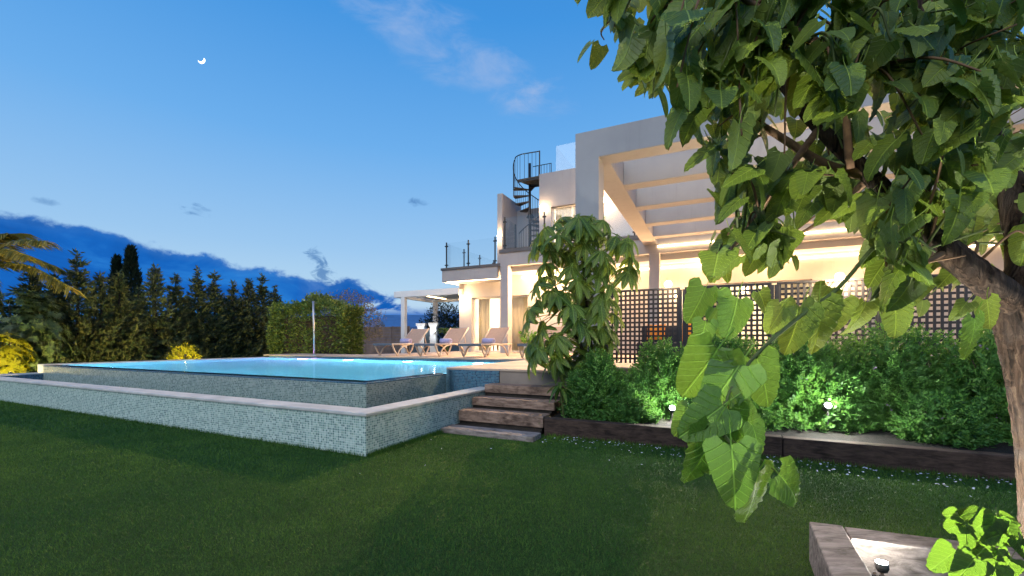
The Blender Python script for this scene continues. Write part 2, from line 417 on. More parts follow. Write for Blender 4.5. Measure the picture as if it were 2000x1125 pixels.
class Thing:
    """an Empty at a thing's base; parts are given in house coordinates (u, v, z) or, with xy=True, in world coordinates"""
    def __init__(s, name, label, cat, at, group=None, xy=False):
        s.e = bpy.data.objects.new(name, None); COL.objects.link(s.e); s.at = at; s.xy = xy
        s.e.location = at if xy else W(*at)
        if not xy: s.e.rotation_euler = (0, 0, ANG)
        s.e.empty_display_size = .1
        if label: tag(s.e, label, cat, group)
    def part(s, name, mb, mat, bevel=0.0, smooth=False, parent=None, label=None):
        a = s.at; q = MB(); q.v = [(p[0] - a[0], p[1] - a[1], p[2] - a[2]) for p in mb.v]; q.f = mb.f
        o = link(name, mesh(name, q, mat, smooth), parent or s.e, bevel)
        if label: o['label'] = label
        return o
    def lamp(s, name, at, energy, col=(1, .76, .5), size=.06, typ='POINT', rot=None, spot=None, blend=.5):
        l = bpy.data.lights.new(name, typ); l.energy = energy; l.color = col
        if typ in ('POINT', 'SPOT'): l.shadow_soft_size = size
        if typ == 'AREA': l.size = size
        if typ == 'SPOT': l.spot_size = R(spot or 90); l.spot_blend = blend
        o = bpy.data.objects.new(name, l); COL.objects.link(o); o.parent = s.e
        o.location = (at[0] - s.at[0], at[1] - s.at[1], at[2] - s.at[2])
        if rot is not None: o.rotation_euler = rot
        return o
def copy_tree(o, parent=None):
    c = o.copy(); COL.objects.link(c); c.parent = parent
    for ch in list(o.children): copy_tree(ch, c)
    return c
def flat(name, mb, mat, kindname, at=(0, 0, 0), bevel=0, smooth=False):
    t = MB(); t.v = [(p[0] - at[0], p[1] - at[1], p[2] - at[2]) for p in mb.v]; t.f = mb.f
    o = link(name, mesh(name, t, mat, smooth), None, bevel); o.location = W(*at); o.rotation_euler = (0, 0, ANG)
    return kind(o, kindname) if kindname else o
def np_mesh(name, V, nper, mat, tone=None, uv=None):
    """many separate polygons of nper corners each; V is (n, nper, 3)"""
    n = len(V); me = bpy.data.meshes.new(name)
    me.vertices.add(n * nper); me.vertices.foreach_set('co', V.reshape(-1).astype(np.float32))
    me.loops.add(n * nper); me.loops.foreach_set('vertex_index', np.arange(n * nper, dtype=np.int32))
    me.polygons.add(n); me.polygons.foreach_set('loop_start', np.arange(0, n * nper, nper, dtype=np.int32))
    me.update(calc_edges=True)
    a = me.attributes.new('tone', 'FLOAT', 'POINT')
    t = rng.random(n) if tone is None else np.clip(tone, 0, 1)
    a.data.foreach_set('value', np.repeat(t, nper).astype(np.float32))
    me.materials.append(MATS[mat]); return me
def unit(a): return a / np.maximum(np.linalg.norm(a, axis=-1, keepdims=True), 1e-9)
def leaves(base, dirn, length, width, nrm=None, droop=0.0):
    """diamond-shaped leaves: base points, directions, length, width -> (n,4,3)"""
    n = len(base); dirn = unit(dirn)
    if nrm is None: nrm = unit(rng.normal(size=(n, 3)))
    side = unit(np.cross(dirn, nrm)); length = np.broadcast_to(np.asarray(length), (n,))[:, None]; width = np.broadcast_to(np.asarray(width), (n,))[:, None]
    mid = base + dirn * length * .45; tip = base + dirn * length; tip[:, 2] -= droop * length[:, 0]
    return np.stack([base, mid + side * width * .5, tip, mid - side * width * .5], 1)
def rdir(n, up=0.0):
    d = rng.normal(size=(n, 3)); d[:, 2] += up; return unit(d)

# ------------------------------------------------------------------ ground, hills
def sheet(name, mat, u0, u1, v0, v1, z):
    """a flat sheet with the pool's excavation left open"""
    a, b, c, d = PU0 - .1, PU1 - .1, PV0 + .1, PV1 + .1
    q = MB(); q.v = [(u0, v0, z), (u1, v0, z), (u1, v1, z), (u0, v1, z), (a, c, z), (b, c, z), (b, d, z), (a, d, z)]
    q.f = [(0, 1, 5, 4), (1, 2, 6, 5), (2, 3, 7, 6), (3, 0, 4, 7)]
    o = link(name, mesh(name, q, mat)); o.location = W(0, 0, 0); o.rotation_euler = (0, 0, ANG); kind(o, 'structure')
PU0, PU1, PV0, PV1 = -9.92, -.84, .87, 6.0  # pool basin in house coordinates
sheet('ground', 'far_ground', -3000, 3000, -400, 3000, 0)
sheet('lawn', 'lawn', -24, 14, -9, 12, .004)
def hills():
    q = MB(); n = 120
    for i in range(n + 1):
        a = R(-95 + 190 * i / n); r = 900
        h = 26 + 10 * math.sin(i * .23) + 5 * math.sin(i * .71 + 1) + 2.5 * math.sin(i * 1.9)
        for rad, z in ((r - 260, -1), (r - 120, h * .45), (r, h), (r + 200, -1)):
            q.v.append((math.sin(a) * rad, math.cos(a) * rad, z))
    for i in range(n):
        for k in range(3):
            a = i * 4 + k; q.f.append((a, a + 4, a + 5, a + 1))
    kind(link('hills', mesh('hills', q, 'hill', True)), 'structure')
hills()

# ------------------------------------------------------------------ pool
DK = .696                                   # deck level
RIM = .60; LEDGE = .419
pool = Thing('swimming_pool', 'raised infinity pool clad in green glass mosaic beside the steps', 'pool', (0, 0, 0))
pool.part('front_wall', MB().box(-10.3, 0, 0, .22, -.05, LEDGE - .03), 'mosaic_green')
pool.part('side_wall', MB().box(-.22, 0, .2205, 2.6, -.05, LEDGE - .03), 'mosaic_green')
q = MB()
q.prism([(-10.32, -.02), (.02, -.02), (.02, 2.598), (-.24, 2.598), (-.24, .24), (-10.32, .24)], LEDGE - .03, LEDGE, 'z')
pool.part('ledge_coping', q, 'pool_coping', .006)
pool.part('basin_floor', MB().box(-10.3, -.22, .22, PV0, -.04, .10).box(PU1, -.22, PV0, 2.6, -.04, .10), 'basin')
pool.part('left_wall', MB().box(-10.3, PU0 - .003, .22, PV1, -.04, LEDGE - .004), 'mosaic_blue')
pool.part('left_coping', MB().box(-10.3, PU0 - .003, .242, PV0, LEDGE - .003, LEDGE + .02), 'pool_coping', .004)
t_ = .20
pool.part('infinity_wall_front', MB().box(PU0, PU1, PV0, PV0 + t_, .10, RIM - .02), 'mosaic_teal')
pool.part('infinity_wall_side', MB().box(PU1 - t_, PU1, PV0 + t_ + .0005, 2.6, .10, RIM - .02), 'mosaic_teal')
q = MB().prism([(PU0, PV0 - .004), (PU1 + .004, PV0 - .004), (PU1 + .004, 2.6), (PU1 - t_, 2.6), (PU1 - t_, PV0 + t_), (PU0, PV0 + t_)], RIM - .02, RIM, 'z')
pool.part('infinity_rim', q, 'mosaic_blue', .004)
pool.part('left_rim', MB().box(PU0 - .30, PU0 + .0, PV0 + .003, PV1, .42, RIM + .02), 'pool_coping', .005)
pool.part('back_wall', MB().box(PU0, PU1 + .2, PV1, PV1 + .15, -1.0, DK - .03), 'pool_inside')
pool.part('waterline_band', MB().box(PU0, PU1, PV1 - .012, PV1 - .002, RIM - .06, DK - .032), 'mosaic_blue')
pool.part('right_wall', MB().box(PU1, PU1 + .15, 2.6, PV1 - .015, -1.0, DK - .03), 'pool_inside')
pool.part('deep_front_wall', MB().box(PU0, PU1 - t_, PV0 + t_, PV0 + t_ + .05, -1.0, RIM - .03), 'pool_inside')
pool.part('deep_left_wall', MB().box(PU0 - .15, PU0 - .0, PV0 + t_, PV1, -1.0, .42), 'pool_inside')
pool.part('pool_floor', MB().box(PU0, PU1, PV0 + t_, PV1, -1.1, -1.0), 'pool_inside')
pool.part('deck_wall', MB().box(PU1, .10, 2.6, 2.75, .0, DK - .03), 'mosaic_blue', label='blue mosaic wall under the deck edge')
q = MB(); q.v = [(PU0, PV0 + .03, RIM + .003), (PU1 - .03, PV0 + .03, RIM + .003), (PU1 - .03, 2.6, RIM + .003), (PU1 - .002, 2.6, RIM + .003), (PU1 - .002, PV1 - .014, RIM + .003), (PU0, PV1 - .014, RIM + .003)]; q.f = [(0, 1, 2, 3, 4, 5)]
flat('pool_water', q, 'water', 'structure')
for i, (u, col, mt, en, lab) in enumerate([(-8.15, (1, .25, .8), 'bulb_pink', 90, 'pink underwater light by the thin pole'), (-6.3, (.55, .9, 1), 'bulb_pool', 380, 'white underwater light below the first lounger'),
        (-4.2, (.55, .9, 1), 'bulb_pool', 380, 'white underwater light below the second lounger'), (-2.1, (.55, .9, 1), 'bulb_pool', 380, 'white underwater light near the deck corner of the pool')]):
    th = Thing('underwater_light', lab, 'pool light', (u, PV1, .38), 'lights in the far pool wall')
    b = MB(); b.tube([(u, PV1 - .013, .40), (u, PV1 - .045, .40)], .09, 16); th.part('bezel', b, 'trim_white')
    b = MB(); b.tube([(u, PV1 - .046, .40), (u, PV1 - .055, .40)], .07, 16); th.part('lens', b, mt)
    th.lamp('pool_glow', (u, PV1 - .22, .30), en, col, .12)
for i, (u, lab) in enumerate([(-8.6, 'added unseen fill light on the inner face of the infinity wall, left'), (-5.4, 'added unseen fill light on the inner face of the infinity wall, middle'), (-2.4, 'added unseen fill light on the inner face of the infinity wall, right')]):  # added fill lamps, unseen below the rim, that brighten the water
    v = PV0 + t_ + .05; th = Thing('underwater_light', lab, 'pool light', (u, v, -.5), 'added fill lights in the near pool wall')
    b = MB(); b.tube([(u, v + .001, -.5), (u, v + .03, -.5)], .09, 16); th.part('bezel', b, 'trim_white')
    b = MB(); b.tube([(u, v + .031, -.5), (u, v + .04, -.5)], .07, 16); th.part('lens', b, 'window_glass')
    th.lamp('pool_glow', (u, v + .25, -.4), 560, (.42, .84, 1), .15)

# ------------------------------------------------------------------ deck and steps
q = MB().prism([(PU1, 2.598), (1.25, 2.598), (1.25, 3.8), (13, 3.8), (13, 15), (-7.2, 15), (-7.2, 7.4), (-10.2, 7.4), (-10.2, PV1 - .02), (PU1, PV1 - .02)], DK - .03, DK, 'z')
flat('pool_deck', q, 'deck_stone', 'structure', (0, 0, 0), .004)
flat('deck_base', MB().prism([(.103, 2.62), (1.23, 2.62), (1.23, 3.82), (12.9, 3.82), (12.9, 14.9), (-7.1, 14.9), (-7.1, 7.3), (-10.1, 7.3), (-10.1, PV1 + .151), (.103, PV1 + .151)], -.05, DK - .032, 'z'), 'deck_fascia', 'structure')
st = Thing('garden_steps', 'four weathered timber sleeper steps up to the pool deck', 'steps', (.6, 1.9, 0))
SU1 = 1.20
for i, (v, z, h, u0, u1, m) in enumerate([(1.22, .062, .075, -.0, 1.22, 'sleeper_grey'), (1.60, .222, .135, .012, 1.19, 'sleeper'), (1.94, .346, .105, .012, 1.21, 'sleeper'), (2.29, .492, .115, .012, 1.17, 'sleeper')]):
    st.part('sleeper', MB().box(u0 + .012, u1, v, v + .25, z - h, z), m, .008)
    st.part('tread_fill', MB().box(.016, 1.16, v + .04, (1.6, 1.94, 2.29, 2.62)[i] + .10, -.02, z - .014), 'shaded_fill')

# planting bed with its sleeper edge
bed = MB(); nu, nv = 40, 8
for i in range(nu + 1):
    for j in range(nv + 1):
        u = 1.22 + 11 * i / nu; v = 1.62 + 2.2 * j / nv
        bed.v.append((u, v, .175 + .10 * (j / nv) + random.uniform(-.012, .02)))
for i in range(nu):
    for j in range(nv):
        a = i * (nv + 1) + j; bed.f.append((a, a + nv + 1, a + nv + 2, a + 1))
flat('planting_bed', bed, 'soil', 'structure', smooth=True)
edge = Thing('bed_edging', 'low timber sleeper edging, shade put into its colour, between lawn and planting bed', 'edging', (6, 1.6, 0))
u = 1.205
while u < 12:
    L = 2.38; edge.part('sleeper', MB().box(u, u + L, 1.60 + random.uniform(-.008, .008), 1.72, -.03, .205 + random.uniform(-.006, .006)), 'sleeper_shaded', .008); u += L + .008

# ------------------------------------------------------------------ house
ho = Thing('house', 'white modern two storey villa with glass balconies and warm lit porch', 'house', (0, 12, DK))
VW = 12.0
def wall_with_holes(name, u0, u1, z0, z1, v0, v1, holes, mat='white_render', label=None):
    us = sorted({u0, u1, *[h[0] for h in holes], *[h[1] for h in holes]}); zs = sorted({z0, z1, *[h[2] for h in holes], *[h[3] for h in holes]})
    b = MB()
    for a in range(len(us) - 1):
        run = None
        for c in range(len(zs) - 1):
            cu, cz = (us[a] + us[a + 1]) / 2, (zs[c] + zs[c + 1]) / 2
            if not any(h[0] < cu < h[1] and h[2] < cz < h[3] for h in holes): b.box(us[a], us[a + 1], v0, v1, zs[c], zs[c + 1])
    return ho.part(name, b, mat)
D1 = (-5.96, -3.46, DK, 2.91)
D2 = (2.4, 5.6, DK, 2.95)
gw = wall_with_holes('ground_floor_wall', -6.55, 10, DK + .001, 3.48, VW, VW + .25, [D1, D2])
ho.part('end_wall', MB().box(-6.55, -6.3, VW + .252, 18, DK + .001, 3.48), 'white_render')
# terrace over the left end
ho.part('terrace_slab', MB().box(-6.79, -4.3, 11.1, 18, 3.485, 3.93), 'white_render')
ho.part('terrace_coping', MB().box(-6.83, -4.10, 11.06, 11.36, 3.932, 4.03).box(-6.83, -6.5, 11.362, 17.8, 3.932, 4.03), 'grey_coping', .006)
ho.part('soffit_strip', MB().box(-6.60, -4.1, 11.17, 11.21, 3.466, 3.484).box(-6.60, -6.56, 11.212, VW - .01, 3.466, 3.484), 'led_warm')
# balcony slab
ho.part('balcony_beam', MB().box(-4.09, 10, 10.9, 11.25, 3.88, 4.345), 'white_render')
ho.part('balcony_coping', MB().box(-4.12, 10, 10.86, 11.29, 4.347, 4.49), 'grey_coping', .006)
ho.part('balcony_floor', MB().box(-4.09, 10, 11.252, 14, 4.0, 4.2), 'white_render')
ho.part('porch_ceiling', MB().box(-4.09, 10, 11.252, VW - .002, 3.70, 3.998), 'ceiling_white')
ho.part('porch_lintel', MB().box(-4.29, 10, VW + .001, VW + .249, 3.481, 3.998), 'white_render')
ho.part('porch_strip', MB().box(-3.7, 10, VW - .05, VW - .02, 3.56, 3.60), 'led_warm')
for u in (-4.09, 1.15, 6.6):
    ho.part('porch_column', MB().box(u + .003, u + .315, 10.903, 11.247, DK + .001, 3.879), 'white_render', .006)
for u in (-3.2, -1.5, .2, 2.6, 4.5, 7.5):
    b = MB(); b.lathe([(.07, .0), (.07, -.01), (.05, -.012)], 14, (u, 11.62, 3.698)); dl = ho.part('downlight', b, 'bulb_soft')
    ho.lamp('downlight_glow', (u, 11.48, 3.5), 330 if u < -1 else 190, (1, .58, .25), .08)
# upper storey
ho.part('tall_fin', MB().box(-4.78, -4.56, VW, 13.8, 4.0, 6.98), 'white_render', .005)
ho.part('stair_back_wall', MB().box(-4.558, -2.8, 13.4, 13.6, 4.2, 6.67), 'white_render')
U1 = (-2.52, -.95, 4.2, 6.16)
U2 = (.9, 3.2, 4.2, 6.16)
wall_with_holes('upper_wall', -2.99, 10, 4.2, 7.46, VW, VW + .3, [U1, U2])
ho.part('upper_side_wall', MB().box(-2.985, -2.7, VW + .302, 17, 4.2, 7.455), 'white_render')
ho.part('roof', MB().box(-2.69, 10, VW + .302, 17, 7.0, 7.2), 'ceiling_white')
def window(hole, v, name, curt=True):
    u0, u1, z0, z1 = hole; f = .06
    b = MB().box(u0 + .002, u1 - .002, v, v + .08, z1 - f, z1 - .002).box(u0 + .002, u1 - .002, v, v + .08, z0 + .004, z0 + f).box(u0 + .002, u0 + f, v + .001, v + .079, z0 + f, z1 - f).box(u1 - f, u1 - .002, v + .001, v + .079, z0 + f, z1 - f)
    um = (u0 + u1) / 2; b.box(um - f / 2, um + f / 2, v + .002, v + .078, z0 + f, z1 - f)
    fr = ho.part(name, b, 'trim_white', .004)
    for a, c in ((u0 + f, um - f / 2), (um + f / 2, u1 - f)):
        ho.part('pane', MB().box(a, c, v + .035, v + .045, z0 + f, z1 - f), 'window_glass', parent=None).parent = fr
def fixsub(): pass
def curtain(u0, u1, v, z0, z1):
    b = MB(); n = int((u1 - u0) / .03); 
    for i in range(n + 1):
        u = u0 + (u1 - u0) * i / n; dv = .03 * math.sin(i * .9) + .012 * math.sin(i * 2.3)
        b.v += [(u, v + dv, z0), (u, v + dv, z1)]
    b.f = [(2 * i, 2 * i + 2, 2 * i + 3, 2 * i + 1) for i in range(n)]
    o = ho.part('curtain', b, 'curtain', smooth=True); m = o.modifiers.new('thick', 'SOLIDIFY'); m.thickness = .006
window(D1, VW + .1, 'sliding_door'); window(U1, VW + .12, 'balcony_door'); window(U2, VW + .12, 'balcony_door'); window(D2, VW + .1, 'sliding_door')
curtain(-5.85, -5.35, VW + .4, DK + .03, 2.9); curtain(-4.35, -3.5, VW + .4, DK + .03, 2.9)
curtain(-2.48, -1.0, VW + .45, 4.22, 6.2); curtain(.95, 3.15, VW + .45, 4.22, 6.2)
curtain(2.45, 3.2, VW + .4, DK + .03, 2.9); curtain(4.8, 5.55, VW + .4, DK + .03, 2.9)
# rooms behind the glass
ho.part('living_room', MB().box(-6.29, 9.9, 16.0, 16.1, DK + .002, 3.3).box(-6.29, 9.9, VW + .26, 16, 3.3, 3.4).box(-6.29, 9.9, VW + .26, 16, DK - .02, DK + .004).box(-1.9, -1.8, VW + .26, 16, DK + .005, 3.299), 'room_wall')
ho.part('bedroom', MB().box(-2.69, 9.9, 15.0, 15.1, 4.22, 6.9).box(-2.69, 9.9, VW + .31, 15, 6.9, 6.98), 'room_wall')
for (u, v, z, e) in ((-4.9, 14.6, 2.9, 1300), (4, 13.9, 2.9, 900), (-1.6, 13.6, 6.3, 500), (2, 13.6, 6.3, 500)):
    b = MB(); b.lathe([(.02, .38), (.02, .12), (.16, .10), (.20, -.05), (.14, -.08)], 16, (u, v, z)); ho.part('pendant_lamp', b, 'bulb_soft')
    ho.lamp('pendant_glow', (u, v, z - .25), e, (1, .78, .5), .15)
def sconce(u, v, z, en, name='wall_lamp'):
    b = MB().box(u - .05, u + .05, v - .03, v - .002, z - .12, z + .12); body = ho.part(name, b, 'trim_white', .006)
    b = MB(); b.lathe([(.02, -.07), (.055, -.05), (.06, .04), (.02, .07)], 14, (u, v - .085, z)); o = ho.part('bulb', b, 'bulb_warm'); o.parent = body
    ho.lamp('wall_glow', (u, v - .20, z), min(en, 130), (1, .60, .29), .07)
    if en > 500: ho.lamp('garden_beam', (u, v - .22, z), en, (1, .70, .38), .07, 'SPOT', Vector((.05, -1, -.46)).to_track_quat('-Z', 'Y').to_euler(), 95, .35)
sconce(-2.83, VW, 6.12, 18); sconce(-.5, VW, 6.12, 4200); sconce(-4.66, VW, 5.28, 26); sconce(-6.42, VW, 2.86, 190); sconce(3.6, VW, 6.12, 120); sconce(-2.6, VW, 2.86, 60); sconce(1.9, VW, 2.6, 70); sconce(6.3, VW, 2.6, 70)
ho.part('wall_speaker', MB().box(-6.50, -6.36, VW - .14, VW - .002, 3.02, 3.27), 'trim_white', .01)
# glass balustrades
def rail(pts, z, h, posts, inset=.03):
    for (u, v) in posts:
        b = MB(); b.box(u - .02, u + .02, v - .02, v + .02, z, z + h); pp = ho.part('rail_post', b, 'black_steel')
        for k in (.10, .83): o = ho.part('clamp', MB().box(u - .065, u + .065, v - .028, v + .028, z + h * k, z + h * (k + .04)), 'black_steel'); o.parent = pp
    for (a, c) in pts:
        if abs(a[1] - c[1]) < .01: b = MB().box(a[0] + inset, c[0] - inset, a[1] - .006, a[1] + .006, z + .06, z + h - .03)
        else: b = MB().box(a[0] - .006, a[0] + .006, a[1] + inset, c[1] - inset, z + .06, z + h - .03)
        ho.part('glass_panel', b, 'rail_glass')
v = 11.18; us = [-6.63, -5.62, -4.45]
rail([((us[i], v), (us[i + 1], v)) for i in range(2)], 4.03, 1.03, [(a, v) for a in us])
vs = [11.18, 12.5, 13.85, 15.2]
rail([((-6.63, vs[i]), (-6.63, vs[i + 1])) for i in range(3)], 4.03, 1.03, [(-6.63, a) for a in vs[1:]])
v = 11.0; us = [-3.95, -2.40, -.85, .7, 2.25, 3.8, 5.3]
rail([((us[i], v), (us[i + 1], v)) for i in range(6)], 4.49, 1.2, [(a, v) for a in us])
ho.part('glass_panel', MB().box(-3.956, -3.944, 11.03, 11.98, 4.55, 5.66), 'rail_glass'); ho.part('rail_post', MB().box(-3.97, -3.93, 11.9, 11.94, 4.2, 5.65), 'black_steel')
ho.part('glass_panel', MB().box(-2.35, 1.5, 12.1, 12.112, 7.46, 8.45), 'rail_glass'); ho.part('glass_panel', MB().box(-2.362, -2.35, 12.12, 14.8, 7.46, 8.45), 'rail_glass')
# big pergola frame towards the garden
ho.part('garden_frame', MB().prism([(.885, DK + .001), (1.285, DK + .001), (1.285, 4.16), (8.8, 4.16), (8.8, DK + .001), (9.2, DK + .001), (9.2, 4.62), (.885, 4.62)], 3.9, 4.27, 'y'), 'white_render', .006)
ho.part('side_beam', MB().box(1.0, 1.40, 4.273, 11.5, 4.163, 4.617), 'white_render', .006)
for vv in (5.40, 6.90, 8.42, 9.9):
    ho.part('cross_beam', MB().box(1.403, 9.2, vv, vv + .32, 4.166, 4.614), 'white_render', .006)
ho.part('side_beam', MB().box(9.203, 9.6, 4.0, 11.5, 4.163, 4.617), 'white_render', .006)
ho.part('pergola_strip', MB().box(1.42, 9.2, 10.84, 10.88, 4.05, 4.09), 'led_warm')

# ------------------------------------------------------------------ spiral stair
sc = Thing('spiral_stair', 'black steel spiral staircase rising to the roof between fin and upper wall', 'staircase', (-3.64, 12.62, 4.2))
cu, cv, z0, rad = -3.64, 12.62, 4.2, .66
b = MB(); b.tube([(cu, cv, z0), (cu, cv, 8.22)], .05, 12); sc.part('centre_pole', b, 'black_steel', smooth=True)
nst = 14; dth = R(26); rise = (7.42 - z0) / nst
th_top = R(-20)
hand = []
for i in range(nst):
    z = z0 + rise * (i + 1); th = R(215) - dth * (nst - 2 - i)
    if i == nst - 1:
        poly = [(cu - .30, cv - .58), (cu + .66, cv - .60), (cu + .66, cv + .35), (cu + .05, cv + .35)]
        sc.part('landing', MB().prism(poly, z - .05, z, 'z'), 'tread_steel'); sc.part('landing_frame', MB().box(cu - .25, cu + .66, cv - .57, cv - .53, z - .11, z - .052), 'black_steel')
        sc.part('bracket', MB().prism([(cu + .04, z - .30), (cu + .07, z - .30), (cu + .25, z - .14), (cu + .6, z - .112), (cu + .04, z - .112)], cv - .02, cv + .02, 'y'), 'black_steel')
    else:
        poly = [(cu + .05 * math.cos(th - .5), cv + .05 * math.sin(th - .5))] + [(cu + rad * math.cos(th + a), cv + rad * math.sin(th + a)) for a in np.linspace(-dth * .55, dth * .55, 5)] + [(cu + .05 * math.cos(th + .5), cv + .05 * math.sin(th + .5))]
        sc.part('tread', MB().prism(poly, z - .045, z, 'z'), 'tread_steel')
    for k in (0, 1, 2):
        a = th + dth * (k - 1) / 3.0
        if i < nst - 1 or k == 2: pass
        zz = z + rise * ((k - 1) / 3.0)
        pu, pv = cu + rad * math.cos(a), cv + rad * math.sin(a)
        if i < nst - 1:
            b = MB(); b.tube([(pu, pv, z - .04), (pu, pv, zz + .95)], .0085, 6); sc.part('baluster', b, 'black_steel')
            hand.append((pu, pv, zz + .95))
hand += [(cu + rad * math.cos(R(a)), cv + rad * math.sin(R(a)), 8.33 + (a - 235) * .0004) for a in (237, 250, 263)] + [(cu + .25, cv - .62, 8.35), (cu + .64, cv - .56, 8.36)]
b = MB(); b.tube(hand, .02, 8); sc.part('handrail', b, 'black_steel', smooth=True)
for a in (232, 245, 258):
    b = MB(); x, y = cu + rad * math.cos(R(a)), cv + rad * math.sin(R(a)); b.tube([(x, y, 7.40), (x, y, 8.33)], .0085, 6); sc.part('baluster', b, 'black_steel')
for k in range(4):
    b = MB(); x = cu + .03 + .15 * k; b.tube([(x, cv - .60 + .02 * k, 7.40), (x, cv - .60 + .02 * k, 8.35)], .0085, 6); sc.part('baluster', b, 'black_steel')
b = MB(); b.box(cu + .62, cu + .66, cv - .58, cv - .54, 7.37, 8.38); sc.part('newel_post', b, 'black_steel')
b = MB(); b.tube([(cu, cv + .34, 8.22), (cu + .78, cv + .34, 8.22), (cu + .78, cv + .34, 7.42)], .018, 6); sc.part('landing_rail', b, 'black_steel')
for k in range(6):
    b = MB(); x = cu + .12 + .12 * k; b.tube([(x, cv + .34, 7.42), (x, cv + .34, 8.22)], .0085, 6); sc.part('baluster', b, 'black_steel')

# ------------------------------------------------------------------ lattice fence
def lattice(u0, u1, v, z0, z1, label):
    t = Thing('lattice_panel', label, 'fence', ((u0 + u1) / 2, v, z0), 'lattice screens in front of the patio')
    p = .0735; w_ = .031
    n = int(round((u1 - u0) / p)); p1 = (u1 - u0) / n
    me = None
    for i in range(n):
        c = u0 + p1 * (i + .5)
        if me is None:
            q = MB().box(-w_ / 2, w_ / 2, -.006, .006, 0, z1 - z0); me = mesh('upright_slat', q, 'lattice_dark')
        o = link('upright_slat', me, t.e); o.location = (c - t.at[0], -.007, 0)
    m_ = int((z1 - z0) / p); me = None
    for j in range(m_):
        c = (z1 - z0) - p * (j + .5) - .03
        if c < 0: continue
        if me is None:
            q = MB().box(-(u1 - u0) / 2, (u1 - u0) / 2, -.006, .006, -w_ / 2, w_ / 2); me = mesh('level_slat', q, 'lattice_dark')
        o = link('level_slat', me, t.e); o.location = (0, .006, c)
    t.part('top_rail', MB().box(u0, u1, v - .025, v + .025, z1, z1 + .03), 'lattice_dark', .003)
    for c in (u0, u1): t.part('side_post', MB().box(c - .028, c + .028, v - .03, v + .03, z0 - .05, z1 - .002), 'lattice_dark', .003)
FT = 1.925
ed = [1.33, 2.56, 3.79, 5.02, 6.25, 7.48]
labs = ['dark lattice screen behind the umbrella tree, first from the white column', 'dark lattice screen second from the white column, behind the hanging mulberry branch', 'dark lattice screen third from the white column', 'dark lattice screen fourth from the white column, above the flowering shrubs', 'dark lattice screen nearest the tree trunk']
for i in range(5): lattice(ed[i] + .032, ed[i + 1] - .032, 4.08, DK + .06, FT, labs[i])

# patio furniture glimpsed through the lattice
so_ = Thing('patio_sofa', 'dark low patio sofa seen through the lattice screen', 'sofa', (2.2, 6.6, DK))
so_.part('seat', MB().box(1.5, 3.4, 6.3, 7.0, DK + .12, DK + .40), 'sofa_dark', .04); so_.part('backrest', MB().box(1.5, 3.4, 7.003, 7.2, DK + .12, DK + .75), 'sofa_dark', .04)
for a, c in ((1.55, 6.35), (3.3, 6.35), (1.55, 7.1), (3.3, 7.1)): so_.part('leg', MB().box(a, a + .05, c, c + .05, DK + .001, DK + .119), 'black_steel')
def pillow(name, u, v, z, s, mat, label, group=None):
    b = MB(); n = 10
    for sgn in (1, -1):
        i0 = len(b.v)
        for i in range(n + 1):
            for j in range(n + 1):
                x, y = i / n * 2 - 1, j / n * 2 - 1
                th = (1 - x * x) ** .5 * (1 - y * y) ** .5 if abs(x) < 1 and abs(y) < 1 else 0
                b.v.append((x * s * .5 * (1 - .08 * (1 - y * y)), sgn * th * .085, y * s * .5 * (1 - .08 * (1 - x * x)) + s * .5))
        for i in range(n):
            for j in range(n):
                a = i0 + i * (n + 1) + j; f = (a, a + n + 1, a + n + 2, a + 1); b.f.append(f if sgn < 0 else f[::-1])
    o = link(name, mesh(name, b, mat, True)); o.location = W(u, v, z); o.rotation_euler = (R(-12), 0, ANG); tag(o, label, 'cushion', group)
pillow('cushion', 2.55, 6.75, DK + .41, .42, 'orange_fabric', 'orange cushion on the patio sofa, seen through the lattice squares')
pillow('cushion', 1.85, 6.75, DK + .41, .40, 'orange_fabric', 'orange cushion at the sofa end nearest the umbrella tree')

